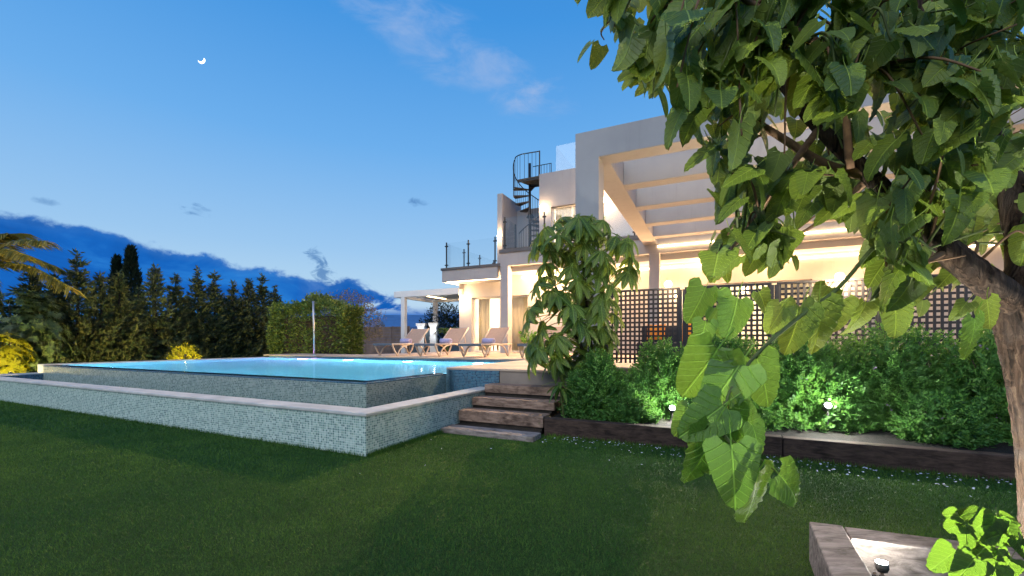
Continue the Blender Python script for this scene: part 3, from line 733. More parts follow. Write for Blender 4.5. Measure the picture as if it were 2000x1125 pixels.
# ------------------------------------------------------------------ sun loungers
def lounger(u, v, label):
    z = DK; t = Thing('sun_lounger', label, 'sun lounger', (u + .34, v + .9, z), 'sun loungers along the pool')
    W2 = .68
    t.part('foot_panel', MB().box(u + .045, u + W2 - .045, v + .02, v + .78, z + .335, z + .352), 'sling_slate')
    t.part('foot_bar', MB().box(u + .0, u + W2, v - .02, v + .03, z + .30, z + .365), 'sling_slate', .012)
    t.part('seat_panel', MB().box(u + .045, u + W2 - .045, v + .785, v + 1.22, z + .335, z + .352), 'sling_tan')
    bz, bv = .46, .55
    q = MB().prism([(v + 1.2, z + .345), (v + 1.2 + bv, z + .345 + bz), (v + 1.19 + bv, z + .365 + bz), (v + 1.185, z + .36)], u + .05, u + W2 - .05, 'x')
    t.part('backrest', q, 'sling_tan')
    for s_ in (u + .02, u + W2 - .02):
        b = MB(); b.tube([(s_, v, z + .34), (s_, v + 1.85, z + .34)], .024, 8); t.part('side_rail', b, 'beige_plastic', smooth=True)
        b = MB(); b.tube([(s_, v + 1.18, z + .35), (s_, v + 1.2 + bv, z + .37 + bz)], .02, 8); t.part('back_rail', b, 'beige_plastic', smooth=True)
        b = MB(); b.tube(catmull([(s_, v + .02, z + .33), (s_, v + .14, z + .15), (s_, v + .24, z + .02)], 4), .024, 8); t.part('leg', b, 'beige_plastic', smooth=True)
        b = MB(); b.tube(catmull([(s_, v + .25, z + .02), (s_, v + .38, z + .20), (s_, v + .56, z + .29), (s_, v + .80, z + .335)], 4), .021, 8); t.part('leg_brace', b, 'beige_plastic', smooth=True)
        b = MB(); b.tube(catmull([(s_, v + 1.80, z + .33), (s_, v + 1.70, z + .15), (s_, v + 1.58, z + .02)], 4), .024, 8); t.part('leg', b, 'beige_plastic', smooth=True)
        b = MB(); b.tube(catmull([(s_, v + 1.57, z + .02), (s_, v + 1.42, z + .20), (s_, v + 1.26, z + .29), (s_, v + 1.05, z + .335)], 4), .021, 8); t.part('leg_brace', b, 'beige_plastic', smooth=True)
        b = MB(); b.tube([(s_, v + 1.62, z + .33), (s_, v + 1.52, z + .61)], .012, 6); t.part('back_prop', b, 'beige_plastic')
def towel(u, v, label):
    z = DK + .353; n = 40; sp = []
    for i in range(n):
        a = i * .5; r = .018 + .062 * i / n; sp.append((v + r * math.cos(a), z + .081 + r * math.sin(a)))
    b = MB()
    for (p, q_) in sp: b.v += [(u - .17, p, q_), (u + .17, p, q_)]
    b.f = [(2 * i, 2 * i + 1, 2 * i + 3, 2 * i + 2) for i in range(n - 1)]
    t = MB(); t.v = [(p[0] - u, p[1] - v, p[2] - z) for p in b.v]; t.f = b.f
    o = link('rolled_towel', mesh('rolled_towel', t, 'towel_lilac', True)); o.location = W(u, v, z); o.rotation_euler = (0, 0, ANG)
    m = o.modifiers.new('thick', 'SOLIDIFY'); m.thickness = .014
    tag(o, label, 'towel', 'rolled towels on the loungers')
LU = [-5.86, -4.40, -2.99, -1.30]
LL = ['tan sun lounger nearest the white pergola post, leftmost of the row', 'tan sun lounger second from the left, in front of the wall lamp', 'tan sun lounger in front of the porch column', 'tan sun lounger half hidden behind the umbrella tree']
TL = ['rolled lilac towel on the leftmost lounger', 'rolled lilac towel on the second lounger from the left', 'rolled lilac towel on the lounger before the porch column']
for i, u in enumerate(LU):
    lounger(u, 6.32, LL[i])
    if i < 3: towel(u + .34, 6.32 + 1.02, TL[i])

# ------------------------------------------------------------------ left pergola, gate pillars, fence, pole
pg = Thing('white_pergola', 'white flat pergola with light strips at the left end of the house', 'pergola', (-10, 15, 0))
pg.part('front_beam', MB().box(-11.73, -6.0, 14.0, 14.2, 3.36, 3.66), 'white_paint', .005)
pg.part('side_beam', MB().box(-11.73, -11.5, 14.203, 17.2, 3.36, 3.658), 'white_paint', .005)
pg.part('back_beam', MB().box(-11.497, -6.0, 17.0, 17.2, 3.36, 3.657), 'white_paint', .005)
pg.part('roof_panel', MB().box(-11.4, -6.0, 14.25, 16.95, 3.50, 3.60), 'white_paint')
pg.part('light_strip', MB().box(-10.5, -6.0, 14.9, 14.94, 3.47, 3.495), 'led_warm'); pg.part('light_strip', MB().box(-10.5, -10.46, 14.95, 16.8, 3.47, 3.495), 'led_warm')
pg.part('post', MB().box(-11.28, -11.05, 14.0, 14.2, 0, 3.358), 'white_paint', .005); pg.part('post', MB().box(-11.5, -11.27, 17.003, 17.2, 0, 3.358), 'white_paint', .005)
def pillar(px, Y, label):
    c = P(px, 690, Y); t = Thing('gate_pillar', label, 'pillar', (c.x, c.y, 0), 'white gate pillars', xy=True)
    t.part('shaft', MB().box(c.x - .17, c.x + .17, c.y - .17, c.y + .17, 0, 1.88), 'white_paint', .01)
    t.part('capital', MB().prism([(c.x - .17, 1.882), (c.x + .17, 1.882), (c.x + .26, 2.05), (c.x + .26, 2.13), (c.x - .26, 2.13), (c.x - .26, 2.05)], c.y - .24, c.y + .24, 'y'), 'white_paint', .01)
    b = MB(); b.tube([(c.x + .08, c.y - .172, 1.62), (c.x + .08, c.y - .26, 1.62)], .05, 12); l = t.part('lamp', b, 'lamp_metal')
    b = MB(); b.tube([(c.x + .08, c.y - .19, 1.672), (c.x + .08, c.y - .24, 1.674)], .035, 10); o = t.part('bulb', b, 'bulb_cool'); o.parent = l
    t.lamp('pillar_glow', (c.x + .08, c.y - .34, 1.70), 10, (.85, .93, 1), .04)
pillar(823, 23.6, 'white gate pillar with lamp beside the pergola post'); pillar(847, 23.0, 'white gate pillar with lamp beside the banana plant')
gt = P(834, 690, 23.4); gate = Thing('garden_gate', 'dark slate gate leaf hung between the two white pillars', 'gate', (gt.x, gt.y, 0), xy=True)
gate.part('leaf', MB().box(gt.x - .16, gt.x + .22, gt.y, gt.y + .06, .1, 1.85), 'slate_door'); gate.part('handle', MB().box(gt.x + .12, gt.x + .15, gt.y - .05, gt.y - .002, 1.2, 1.4), 'pole_steel')
fn = Thing('board_fence', 'brown horizontal board fence behind the loungers', 'fence', (-13.5, 14.6, 0))
for k, (a, c) in enumerate(((-19.0, -16.6), (-16.57, -14.2), (-14.17, -12.4), (-12.37, -11.32))):
    for j in range(12):
        fn.part('board', MB().box(a, c, 14.6, 14.63, .02 + .158 * j, .172 + .158 * j), 'brown_board', .003)
    fn.part('fence_post', MB().box(c - .02, c + .05, 14.633, 14.70, 0, 1.93), 'brown_board')
pp = P(614, 692, 12.7)
pl = Thing('slim_pole', 'thin pale upright pole at the far pool edge before the hedge', 'pole', (pp.x, pp.y, DK), xy=True)
b = MB(); b.lathe([(.07, 0), (.07, .02), (.03, .04)], 14, (pp.x, pp.y, DK)); pl.part('foot', b, 'pole_steel')
b = MB(); b.tube([(pp.x, pp.y, DK + .03), (pp.x - .035, pp.y, DK + 1.62)], .026, 10); pl.part('shaft', b, 'pole_steel', smooth=True)

# ------------------------------------------------------------------ indoor things seen through the door
tb = Thing('dining_table', 'oak dining table inside the glass door', 'table', (-5.0, 13.6, DK))
tb.part('top', MB().box(-5.5, -4.2, 13.2, 14.0, DK + .71, DK + .75), 'oak', .006)
for a, c in ((-5.45, 13.25), (-4.3, 13.25), (-5.45, 13.9), (-4.3, 13.9)): tb.part('leg', MB().box(a, a + .06, c, c + .06, DK + .006, DK + .709), 'oak')
for k, (cu_, lab) in enumerate(((-5.35, 'oak dining chair at the left end of the table indoors'), (-4.8, 'oak dining chair in front of the middle of the table indoors'))):
    c = Thing('dining_chair', lab, 'chair', (cu_ + .2, 12.95, DK), 'dining chairs')
    c.part('seat', MB().box(cu_, cu_ + .4, 12.75, 13.15, DK + .43, DK + .47), 'oak', .006); c.part('backrest', MB().box(cu_, cu_ + .4, 12.72, 12.747, DK + .60, DK + .88), 'oak', .006)
    for a in (cu_, cu_ + .36):
        for d in (12.72, 13.11): c.part('leg', MB().box(a, a + .04, d, d + .04 - .012, DK + .006, DK + (.429 if d > 13 else .88)), 'oak')
pc = Thing('wall_picture', 'dark framed picture hanging on the room wall indoors', 'picture', (-5.25, 15.99, DK + 1.4))
pc.part('frame', MB().box(-5.6, -4.95, 15.96, 15.995, DK + 1.35, DK + 1.95), 'picture_dark', .01); pc.part('print', MB().box(-5.55, -5.0, 15.95, 15.958, DK + 1.40, DK + 1.90), 'picture_dark')
def pot_plant(u, v, z, h, label, pot='white_paint', lm='leaf_shrub', sc_=1.0):
    t = Thing('pot_plant', label, 'plant', (u, v, z))
    b = MB(); b.lathe([(.07 * sc_, 0), (.10 * sc_, .16 * sc_), (.09 * sc_, .165 * sc_), (.085 * sc_, .14 * sc_)], 14, (u, v, z)); t.part('pot', b, pot, smooth=True)
    n = 160; th = rng.uniform(0, 2 * np.pi, n); ph = rng.uniform(.1, 1.0, n)
    base_ = np.stack([np.cos(th) * .05, np.sin(th) * .05, np.full(n, .16 * sc_)], 1) + np.stack([np.cos(th), np.sin(th), 1.4 * np.ones(n)], 1) * (ph * h * .5)[:, None] * np.array([.45, .45, 1])
    V = leaves(base_, np.stack([np.cos(th), np.sin(th), rng.uniform(-.2, 1, n)], 1), .12 * sc_, .05 * sc_)
    o = link('foliage', np_mesh('foliage', V, 4, lm), t.e)
    b = MB(); b.tube([(u, v, z + .1), (u, v, z + h * .6)], .012, 6); t.part('stem', b, 'twig_green')
pot_plant(-4.45, 13.5, DK + .752, .45, 'leafy plant in a white pot on the dining table'); pot_plant(-3.35, 11.75, DK + .002, .75, 'potted plant on the porch beside the glass door', sc_=1.5)

# ------------------------------------------------------------------ conifers and other background planting
def conifer(px, py, u, label, mat='leaf_conifer', spread=.92, group='conifers beyond the pool', columnar=False, Y=None, n_br=None):
    """a conifer whose crown tip shows at the given picture point, standing on the line u"""
    k = (px - PX0) / F
    if Y is None:
        # solve for v on the planting line
        v = (k * (C0[1] + SU * u) - (C0[0] + CU * u)) / (-SU - k * CU); p = W(u, v, 0)
    else: p = Vector((k * Y, Y, 0))
    H = CH + (PY0 - py + (0 if columnar else 20)) / F * p.y
    t = Thing('conifer' if not columnar else 'cypress', label, 'tree', (p.x, p.y, 0), group, xy=True)
    b = MB(); b.tube([(p.x, p.y, 0), (p.x + .03, p.y, H * .5), (p.x, p.y, H * .97)], [.07, .045, .008], 7); t.part('trunk', b, 'bark_dark', smooth=True)
    V = []
    if columnar:
        n = 5200; zz = rng.beta(1.1, 1.0, n) * H; f = zz / H
        rad_ = spread * np.minimum(1, (f + .05) * 6) * np.clip(1 - f, 0, 1) ** .55 * (1 + .12 * np.sin(f * 30 + rng.random() * 6)); th = rng.uniform(0, 2 * np.pi, n); r_ = rad_ * rng.uniform(.55, 1.0, n)
        base_ = np.stack([np.cos(th) * r_, np.sin(th) * r_, zz], 1); d = np.stack([np.cos(th) * .5, np.sin(th) * .5, np.full(n, 1.3)], 1) + rng.normal(0, .25, (n, 3))
        V = leaves(base_, d, rng.uniform(.12, .26, n), .05)
    else:
        lev = int(H / .17); lst = []
        for i in range(lev):
            z = .15 + (H - .2) * i / lev; f = z / H
            L = spread * min(1, (1 - f) ** 1.15 * 1.12) * random.uniform(.78, 1.18) + .06
            if f > .8 and random.random() < .2: continue
            nb = 6 if f < .85 else 4; a0 = random.random() * 6.28
            for j in range(nb):
                a = a0 + 6.283 * j / nb + random.uniform(-.35, .35); Lj = L * random.uniform(.6, 1.15)
                m_ = int(12 + 40 * Lj); s_ = rng.random(m_) ** .8
                rise_ = .10 + .35 * s_ ** 2
                pts_ = np.stack([np.cos(a) * Lj * s_, np.sin(a) * Lj * s_, z + Lj * rise_ * (1.0 if f < .6 else .6)], 1)
                pts_ += rng.normal(0, .03, pts_.shape)
                d = np.stack([np.full(m_, np.cos(a)), np.full(m_, np.sin(a)), np.full(m_, .55)], 1) + rng.normal(0, .55, (m_, 3))
                lst.append(leaves(pts_, d, rng.uniform(.10, .22, m_), .045 + .03 * (1 - f)))
        m_ = 170; zz = rng.uniform(H * .72, H, m_); base_ = np.stack([rng.normal(0, .025, m_), rng.normal(0, .025, m_), zz], 1)
        lst.append(leaves(base_, rdir(m_, .7), rng.uniform(.08, .2, m_), .045)); V = np.concatenate(lst)
    o = link('crown', np_mesh('crown', V, 4, mat), t.e); kind(o, 'stuff')
UC = -14.0
con = [(62, 545, 'dark conifer behind the broad-leaved shrub at the left edge'), (150, 512, 'tall dark conifer just right of the palm fronds'), (196, 555, 'narrow dark conifer left of the twin cypresses'), (232, 552, 'bushy conifer in front of the twin cypresses'),
       (302, 538, 'conifer with a leaning tip just right of the twin cypresses'), (343, 557, 'conifer above the yellow lit shrub'), (386, 545, 'conifer right of the yellow lit shrub'), (418, 553, 'slim conifer in the middle of the row'),
       (455, 572, 'conifer fourth from the clipped hedge'), (486, 565, 'conifer third from the clipped hedge'), (512, 558, 'conifer second from the clipped hedge'), (537, 580, 'conifer half hidden behind the clipped hedge')]
for px, py, lab in con: conifer(px, py, UC, lab)
for px, py, lab in ((270, 585, 'low conifer filling the gap just right of the twin cypresses'), (105, 560, 'low conifer behind the palm frond tip'), (435, 598, 'low conifer behind the slim conifer of the row'), (365, 600, 'low conifer right behind the yellow lit shrub'), (470, 605, 'low conifer in the gap fourth from the clipped hedge')):
    conifer(px, py, UC - .7, lab, spread=.8, group='low conifers behind the row')
conifer(228, 505, UC, 'shorter of the two dark columnar cypresses', 'leaf_cypress', .42, 'twin cypresses', True, 17.0)
conifer(256, 486, UC, 'taller of the two dark columnar cypresses', 'leaf_cypress', .58, 'twin cypresses', True, 17.0)

def bush(name, label, cx, cy, rx, ry, h, n, mat, lsize, z0=0.0, group=None, stems=5, up=.3, shape='dome', trunk=None):
    t = Thing(name, label, 'shrub' if trunk is None else 'tree', (cx, cy, z0), group, xy=True)
    d = rdir(n); rad_ = rng.random(n) ** .33; lump = 1 + .16 * np.sin(d[:, 0] * 7 + 1) * np.sin(d[:, 1] * 6 + 2) + .12 * np.sin(d[:, 2] * 9)
    b_ = d * (rad_ * lump)[:, None]; zc = .55
    base_ = np.stack([b_[:, 0] * rx, b_[:, 1] * ry, h * (zc + b_[:, 2] * (1 - zc) if trunk is None else trunk + (1 - trunk) * (.5 + .5 * b_[:, 2]))], 1)
    base_[:, 2] = np.maximum(base_[:, 2], .03)
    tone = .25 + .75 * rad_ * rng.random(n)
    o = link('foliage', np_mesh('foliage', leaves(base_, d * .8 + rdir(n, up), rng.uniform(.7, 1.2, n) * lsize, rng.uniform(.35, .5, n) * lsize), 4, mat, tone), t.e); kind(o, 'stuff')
    for k in range(stems):
        a = random.random() * 6.28; b = MB(); e = Vector((cx + math.cos(a) * rx * .5, cy + math.sin(a) * ry * .5, z0 + h * .75))
        b.tube(catmull([(cx + math.cos(a) * .04, cy + math.sin(a) * .04, z0), ((cx + e.x) / 2, (cy + e.y) / 2, z0 + h * .4), e], 3), [.03, .026, .022, .018, .014, .01, .006], 6); t.part('stem', b, 'bark_dark', smooth=True)
    return t
# broad-leaved shrub at the left edge: rosettes of long leaves
def rosette_shrub(label, cx, cy, rx, h, nr, mat, L, z0=0.0, name='broad_leaved_shrub'):
    t = Thing(name, label, 'shrub', (cx, cy, z0), None, xy=True); Vs = []; tn = []
    for k in range(nr):
        d = rdir(1, .1)[0]; r = random.random() ** .4; c = np.array([d[0] * rx * r, d[1] * rx * r, h * .52 + d[2] * h * .48 * r])
        c[2] = max(c[2], .1); m_ = 11; th = np.linspace(0, 2 * np.pi, m_, endpoint=False) + random.random()
        ax = unit((d + np.array([0, 0, .5]))[None])[0]; x = unit(np.cross(ax, [0.3, .1, 1])[None])[0]; y = np.cross(ax, x)
        dd = np.cos(th)[:, None] * x + np.sin(th)[:, None] * y + ax * rng.uniform(.0, .6, m_)[:, None] - np.array([0, 0, .25])
        Vs.append(leaves(np.repeat(c[None], m_, 0), dd, rng.uniform(.75, 1.15, m_) * L, L * .27, np.repeat(ax[None], m_, 0), .15)); tn.append(np.full(m_, random.random()))
    o = link('foliage', np_mesh('foliage', np.concatenate(Vs), 4, mat, np.concatenate(tn)), t.e); kind(o, 'stuff')
    for k in range(4):
        a = k * 1.6; b = MB(); b.tube(catmull([(cx, cy, z0), (cx + math.cos(a) * rx * .3, cy + math.sin(a) * rx * .3, z0 + h * .45), (cx + math.cos(a) * rx * .5, cy + math.sin(a) * rx * .5, z0 + h * .85)], 3), [.035, .03, .026, .022, .016, .01, .008], 6); t.part('stem', b, 'bark_dark', smooth=True)
    return t
c = P(50, 690, 11.3); rosette_shrub('broad-leaved evergreen shrub with drooping leaf rosettes at the left edge', c.x, c.y, .85, 2.55, 800, 'leaf_loquat', .125)
c = P(105, 690, 12.0); rosette_shrub('small drooping evergreen shrub beside the pool corner', c.x, c.y, .5, 1.25, 200, 'leaf_loquat', .12)
c = P(0, 690, 10.4); rosette_shrub('bright yellow green shrub lit from below at the pool ledge corner', c.x + .0, c.y, .55, 1.35, 190, 'leaf_uplit', .15, name='lit_shrub')
c = P(360, 700, 13.4); bush('lit_shrub', 'low shrub glowing yellow from a garden spotlight behind the pool', c.x, c.y, .42, .38, .98, 1300, 'leaf_uplit', .09)
# palm leaning in at the left edge
def palm():
    base_ = P(-60, 700, 11.8); t = Thing('palm_tree', 'palm with warm lit feathery fronds at the left edge', 'tree', (base_.x, base_.y, 0), xy=True)
    crown = P(-40, 520, 11.6)
    b = MB(); b.tube(catmull([(base_.x, base_.y, 0), (base_.x + .05, base_.y, 1.5), tuple(crown)], 6), .10, 10, wob=.12); t.part('trunk', b, 'bark_dark')
    for k, (ex, ey, eY) in enumerate(((95, 470, 11.2), (138, 560, 11.0), (60, 500, 10.6), (15, 455, 11.6), (-120, 440, 12), (-180, 520, 11.5), (110, 520, 12.2), (-10, 600, 11.0), (40, 455, 12.5))):
        e = P(ex, ey, eY); m_ = (crown + e) / 2 + Vector((0, 0, .32)); sp = catmull([tuple(crown), tuple(m_), tuple(e)], 9)
        b = MB(); b.tube(sp, list(np.linspace(.018, .004, len(sp))), 6); fr = t.part('frond_rib', b, 'twig_green', smooth=True)
        A = np.array(sp); n = 260; s_ = rng.uniform(.12, 1, n) * (len(A) - 1); i_ = np.minimum(s_.astype(int), len(A) - 2); pts_ = A[i_] + (A[i_ + 1] - A[i_]) * (s_ - i_)[:, None]
        tg = unit(A[i_ + 1] - A[i_]); sd = unit(np.cross(tg, [0, 0, 1])) * np.where(rng.random(n) < .5, -1, 1)[:, None]
        V = leaves(pts_ - np.array([base_.x, base_.y, 0]), tg * .8 + sd * .75 + np.array([0, 0, -.45]), rng.uniform(.3, .48, n), .04, None, .2)
        o = link('frond_leaflets', np_mesh('frond_leaflets', V, 4, 'leaf_palm'), t.e); kind(o, 'stuff')
palm()
# clipped hedge
def hedge():
    u0, u1, v0, v1, z0, z1 = -11.95, -8.2, 7.45, 8.35, 0.0, 2.42
    t = Thing('clipped_hedge', 'clipped box shaped green hedge behind the pool', 'hedge', ((u0 + u1) / 2, (v0 + v1) / 2, 0))
    n = 26000; p = rng.random((n, 3)); f = rng.integers(0, 3, n); sd = rng.integers(0, 2, n); dep = rng.random(n) ** 2 * .22
    q = p.copy(); nr = np.zeros((n, 3)); size = np.array([u1 - u0, v1 - v0, z1 - z0])
    for ax in range(3):
        m_ = f == ax; q[m_, ax] = np.where(sd[m_] == 1, 1 - dep[m_] / size[ax], dep[m_] / size[ax]); nr[m_, ax] = np.where(sd[m_] == 1, 1, -1)
    q = (q - .5) * size; q[:, 2] += z1 / 2
    bulge = .07 * np.sin(q[:, 0] * 3.1) + .05 * np.sin(q[:, 2] * 4 + q[:, 0] * 2.0) + .05 * np.sin(q[:, 0] * 9)
    q += nr * bulge[:, None]; top_ = q[:, 2] > 1.6; q[:, 2] += np.where(top_, .16 * np.sin(q[:, 0] * 2.2 + 1) + .09 * np.sin(q[:, 0] * 7) + np.abs(rng.normal(0, .05, n)), 0)
    q += rng.normal(0, .035, q.shape)
    o = link('foliage', np_mesh('foliage', leaves(q, nr + rdir(n, .1) * .9, rng.uniform(.07, .13, n), rng.uniform(.04, .065, n)), 4, 'leaf_hedge'), t.e); kind(o, 'stuff')
    t.part('twig_core', MB().box(u0 + .33, u1 - .33, v0 + .33, v1 - .33, 0, z1 - .4), 'bark_dark')
hedge()
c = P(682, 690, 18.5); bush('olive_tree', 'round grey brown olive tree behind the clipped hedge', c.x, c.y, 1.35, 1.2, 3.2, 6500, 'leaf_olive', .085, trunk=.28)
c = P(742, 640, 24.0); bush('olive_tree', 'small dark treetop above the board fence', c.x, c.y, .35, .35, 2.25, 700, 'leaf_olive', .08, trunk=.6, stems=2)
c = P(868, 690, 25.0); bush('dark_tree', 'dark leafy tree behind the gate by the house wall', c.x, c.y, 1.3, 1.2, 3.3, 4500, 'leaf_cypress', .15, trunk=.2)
def banana():
    c = P(874, 690, 21.5); t = Thing('banana_plant', 'green broad leaved banana plant by the house corner', 'plant', (c.x, c.y, 0), xy=True)
    b = MB(); b.tube([(c.x, c.y, 0), (c.x, c.y, 1.5)], [.09, .05], 8); t.part('stem', b, 'twig_green', smooth=True)
    for k in range(10):
        a = k * 2.4; L = random.uniform(.7, 1.05); b = MB(); n = 9
        for i in range(n + 1):
            s_ = i / n; w_ = .12 * math.sin(math.pi * min(1, s_ * .95 + .05)) ** .6; r_ = .75 * L * s_; zz = 1.35 + L * (.95 * s_ - .75 * s_ * s_) + .03 * k
            cx, cy = c.x + math.cos(a) * r_, c.y + math.sin(a) * r_; sx, sy = -math.sin(a) * w_, math.cos(a) * w_
            b.v += [(cx - sx, cy - sy, zz - .03), (cx, cy, zz), (cx + sx, cy + sy, zz - .03)]
        for i in range(n): b.f += [(3 * i, 3 * i + 1, 3 * i + 4, 3 * i + 3), (3 * i + 1, 3 * i + 2, 3 * i + 5, 3 * i + 4)]
        o = t.part('leaf', b, 'leaf_umbrella', smooth=True)
banana()
# a few far lamps of the town between the trunks
for px, py, Y in ((343, 632, 150), (366, 648, 150), (391, 641, 150), (450, 645, 150)):
    c = P(px, py, Y); t = Thing('street_lamp', 'tiny far street lamp glowing between the conifers', 'street lamp', (c.x, c.y, 0), 'far town lamps', xy=True)
    b = MB(); b.tube([(c.x, c.y, 0), (c.x, c.y, c.z)], .06, 6); t.part('post', b, 'lamp_metal'); b = MB(); b.lathe([(.1, 0), (.3, .15), (.3, .35), (.1, .5)], 10, (c.x, c.y, c.z + .001)); t.part('lantern', b, 'town_lamp')
gh = Thing('greenhouse', 'pale blue far greenhouse roofs on the hillside beyond the pergola', 'greenhouse', (-35, 190, 0), xy=True)
for k in range(3):
    y = 180 + 14 * k; gh.part('roof', MB().prism([(y - 7, 7 + 2.2 * k), (y, 9.5 + 2.4 * k), (y + 7, 7.2 + 2.2 * k)], -62, -22, 'x'), 'greenhouse'); gh.part('wall', MB().box(-61.9, -22.1, y - 6.9, y + 6.9, 0, 7 + 2.2 * k - .01), 'greenhouse')

# moon
def moon():
    c = P(393, 117, 3000); s = 3000 / F * 6.4; b = MB(); n = 26
    out = [(math.cos(a), math.sin(a)) for a in np.linspace(R(186.2), R(397.4), n)]
    inn = [(math.cos(a) - .2, math.sin(a) + .5) for a in np.linspace(R(364), R(219.5), n)]
    b.prism([(x * s, z * s) for x, z in out + inn], 0, s * .3, 'y')
    o = link('moon', mesh('moon', b, 'moonlight')); o.location = c; tag(o, 'thin bright crescent moon high in the blue sky', 'moon')
moon()

# ------------------------------------------------------------------ leaf pieces
def leaf_mesh(name, mat, L=1.0, wid=.47, rows=12, half=4, curl=.15, fold=.12, quilt=.014, tipk=.75, serr=.03, petiole=.35, heart=.16, roll=0.0, obl=False):
    b = MB(); uv = []
    cols = 2 * half + 1
    for i in range(rows + 1):
        t = i / rows
        if obl: Wt = wid * (math.sin(math.pi * min(1, .04 + .96 * t)) ** .62)
        else: Wt = wid * (1 - t) ** tipk * min(1, (t + .035) * 6.5) ** .5
        for j in range(cols):
            s = (j - half) / half
            e = 1 + (serr * (1 if i % 2 else -1) if abs(s) == 1 else 0)
            x = s * Wt * e; y = t - heart * s * s * (1 - t) ** 2.2
            z = -curl * t * t + fold * abs(x) - .35 * fold * x * x * 4 + quilt * math.sin(2 * math.pi * (t * 6.5 - abs(s) * 2.2)) * min(1, abs(s) * 3) + roll * x * t
            b.v.append((x * L, y * L, z * L)); uv.append((.5 + s * Wt * .9, t - .0))
    for i in range(rows):
        for j in range(cols - 1):
            a = i * cols + j; b.f.append((a, a + 1, a + cols + 1, a + cols))
    if petiole:
        i0 = len(b.v); b.tube([(0, .01 * L, 0), (0, -petiole * .5 * L, .03 * L), (0, -petiole * L, .10 * L)], [.012 * L, .011 * L, .012 * L], 4, False)
        uv += [(.5, .3)] * (len(b.v) - i0)
    me = mesh(name, b, mat, True)
    ul = me.uv_layers.new(name='UVMap')
    vi = np.zeros(len(me.loops), dtype=np.int32); me.loops.foreach_get('vertex_index', vi)
    ul.data.foreach_set('uv', np.array(uv, dtype=np.float32)[vi].reshape(-1))
    return me
def place(me, name, parent, origin, base_, tip_dir, nrm, L):
    y = Vector(tip_dir).normalized(); n = Vector(nrm); n = (n - y * n.dot(y)).normalized(); x = y.cross(n)
    M = Matrix(((x.x * L, y.x * L, n.x * L, base_[0] - origin[0]), (x.y * L, y.y * L, n.y * L, base_[1] - origin[1]), (x.z * L, y.z * L, n.z * L, base_[2] - origin[2]), (0, 0, 0, 1)))
    o = bpy.data.objects.new(name, me); COL.objects.link(o); o.parent = parent; o.matrix_local = M
    return o

# ------------------------------------------------------------------ umbrella tree in the bed
def umbrella_tree():
    b0 = W(1.55, 2.55, .22); t = Thing('umbrella_tree', 'umbrella tree with drooping hand shaped leaves beside the steps', 'tree', tuple(b0), xy=True)
    Y0 = b0.y; me = [leaf_mesh('leaflet', 'leaf_umbrella', 1, .165, 8, 2, c_, .25, .0, .6, .0, .25, .0, obl=True) for c_ in (.15, .3, .45)]
    stems = []
    for (px, py, dy) in ((1130, 445, 0), (1085, 560, -.2), (1180, 560, .15), (1120, 620, -.35)):
        e = P(px, py, Y0 + dy); sp = catmull([tuple(b0), (b0.x + (e.x - b0.x) * .35, b0.y, b0.z + (e.z - b0.z) * .5), tuple(e)], 6)
        b = MB(); b.tube(sp, list(np.linspace(.04, .014, len(sp))), 8); t.part('trunk', b, 'bark_dark', smooth=True); stems += sp[4:]
    stems = np.array(stems)
    hubs = []
    prof = [(420, 30, 1135), (440, 75, 1140), (470, 105, 1145), (505, 105, 1142), (540, 90, 1132), (575, 95, 1128), (610, 92, 1122), (650, 92, 1118), (690, 85, 1112), (720, 70, 1112)]
    tries = 0
    while len(hubs) < 128 and tries < 4000:
        tries += 1; py = random.uniform(425, 715); hw = np.interp(py, [p[0] for p in prof], [p[1] for p in prof]); cx = np.interp(py, [p[0] for p in prof], [p[2] for p in prof])
        a = random.uniform(-1, 1); px = cx + a * hw; q = P(px, py, Y0 + random.uniform(-.55, .35) * (1 - .5 * abs(a)))
        if all((q - h).length > .125 for h in hubs): hubs.append(q)
    for h in hubs:
        ha = np.array(h); k = np.argmin(np.linalg.norm(stems - ha - np.array([0, 0, -.15]), axis=1)); s0 = stems[k]
        m_ = (s0 + ha) / 2 + np.array([0, 0, .06]); b = MB(); b.tube(catmull([tuple(s0), tuple(m_), tuple(ha)], 4), .006, 5); t.part('leaf_stalk', b, 'twig_green', smooth=True)
        out = unit((ha - s0)[None])[0] * .8 + np.array([0, -.35, .55]); out = unit(out[None])[0]
        x = unit(np.cross(out, [.2, .3, 1.0])[None])[0]; y = np.cross(out, x); n = random.choice((6, 7, 7, 8)); a0 = random.random() * 6
        for j in range(n):
            a = a0 + 2 * math.pi * j / n; d = math.cos(a) * x + math.sin(a) * y; dirn = d * .8 + out * .15 + np.array([0, 0, -.75]) * random.uniform(.5, 1.1)
            place(random.choice(me), 'leaflet', t.e, b0, tuple(ha + d * .02), dirn, out + d * .6, random.uniform(.18, .28))
umbrella_tree()

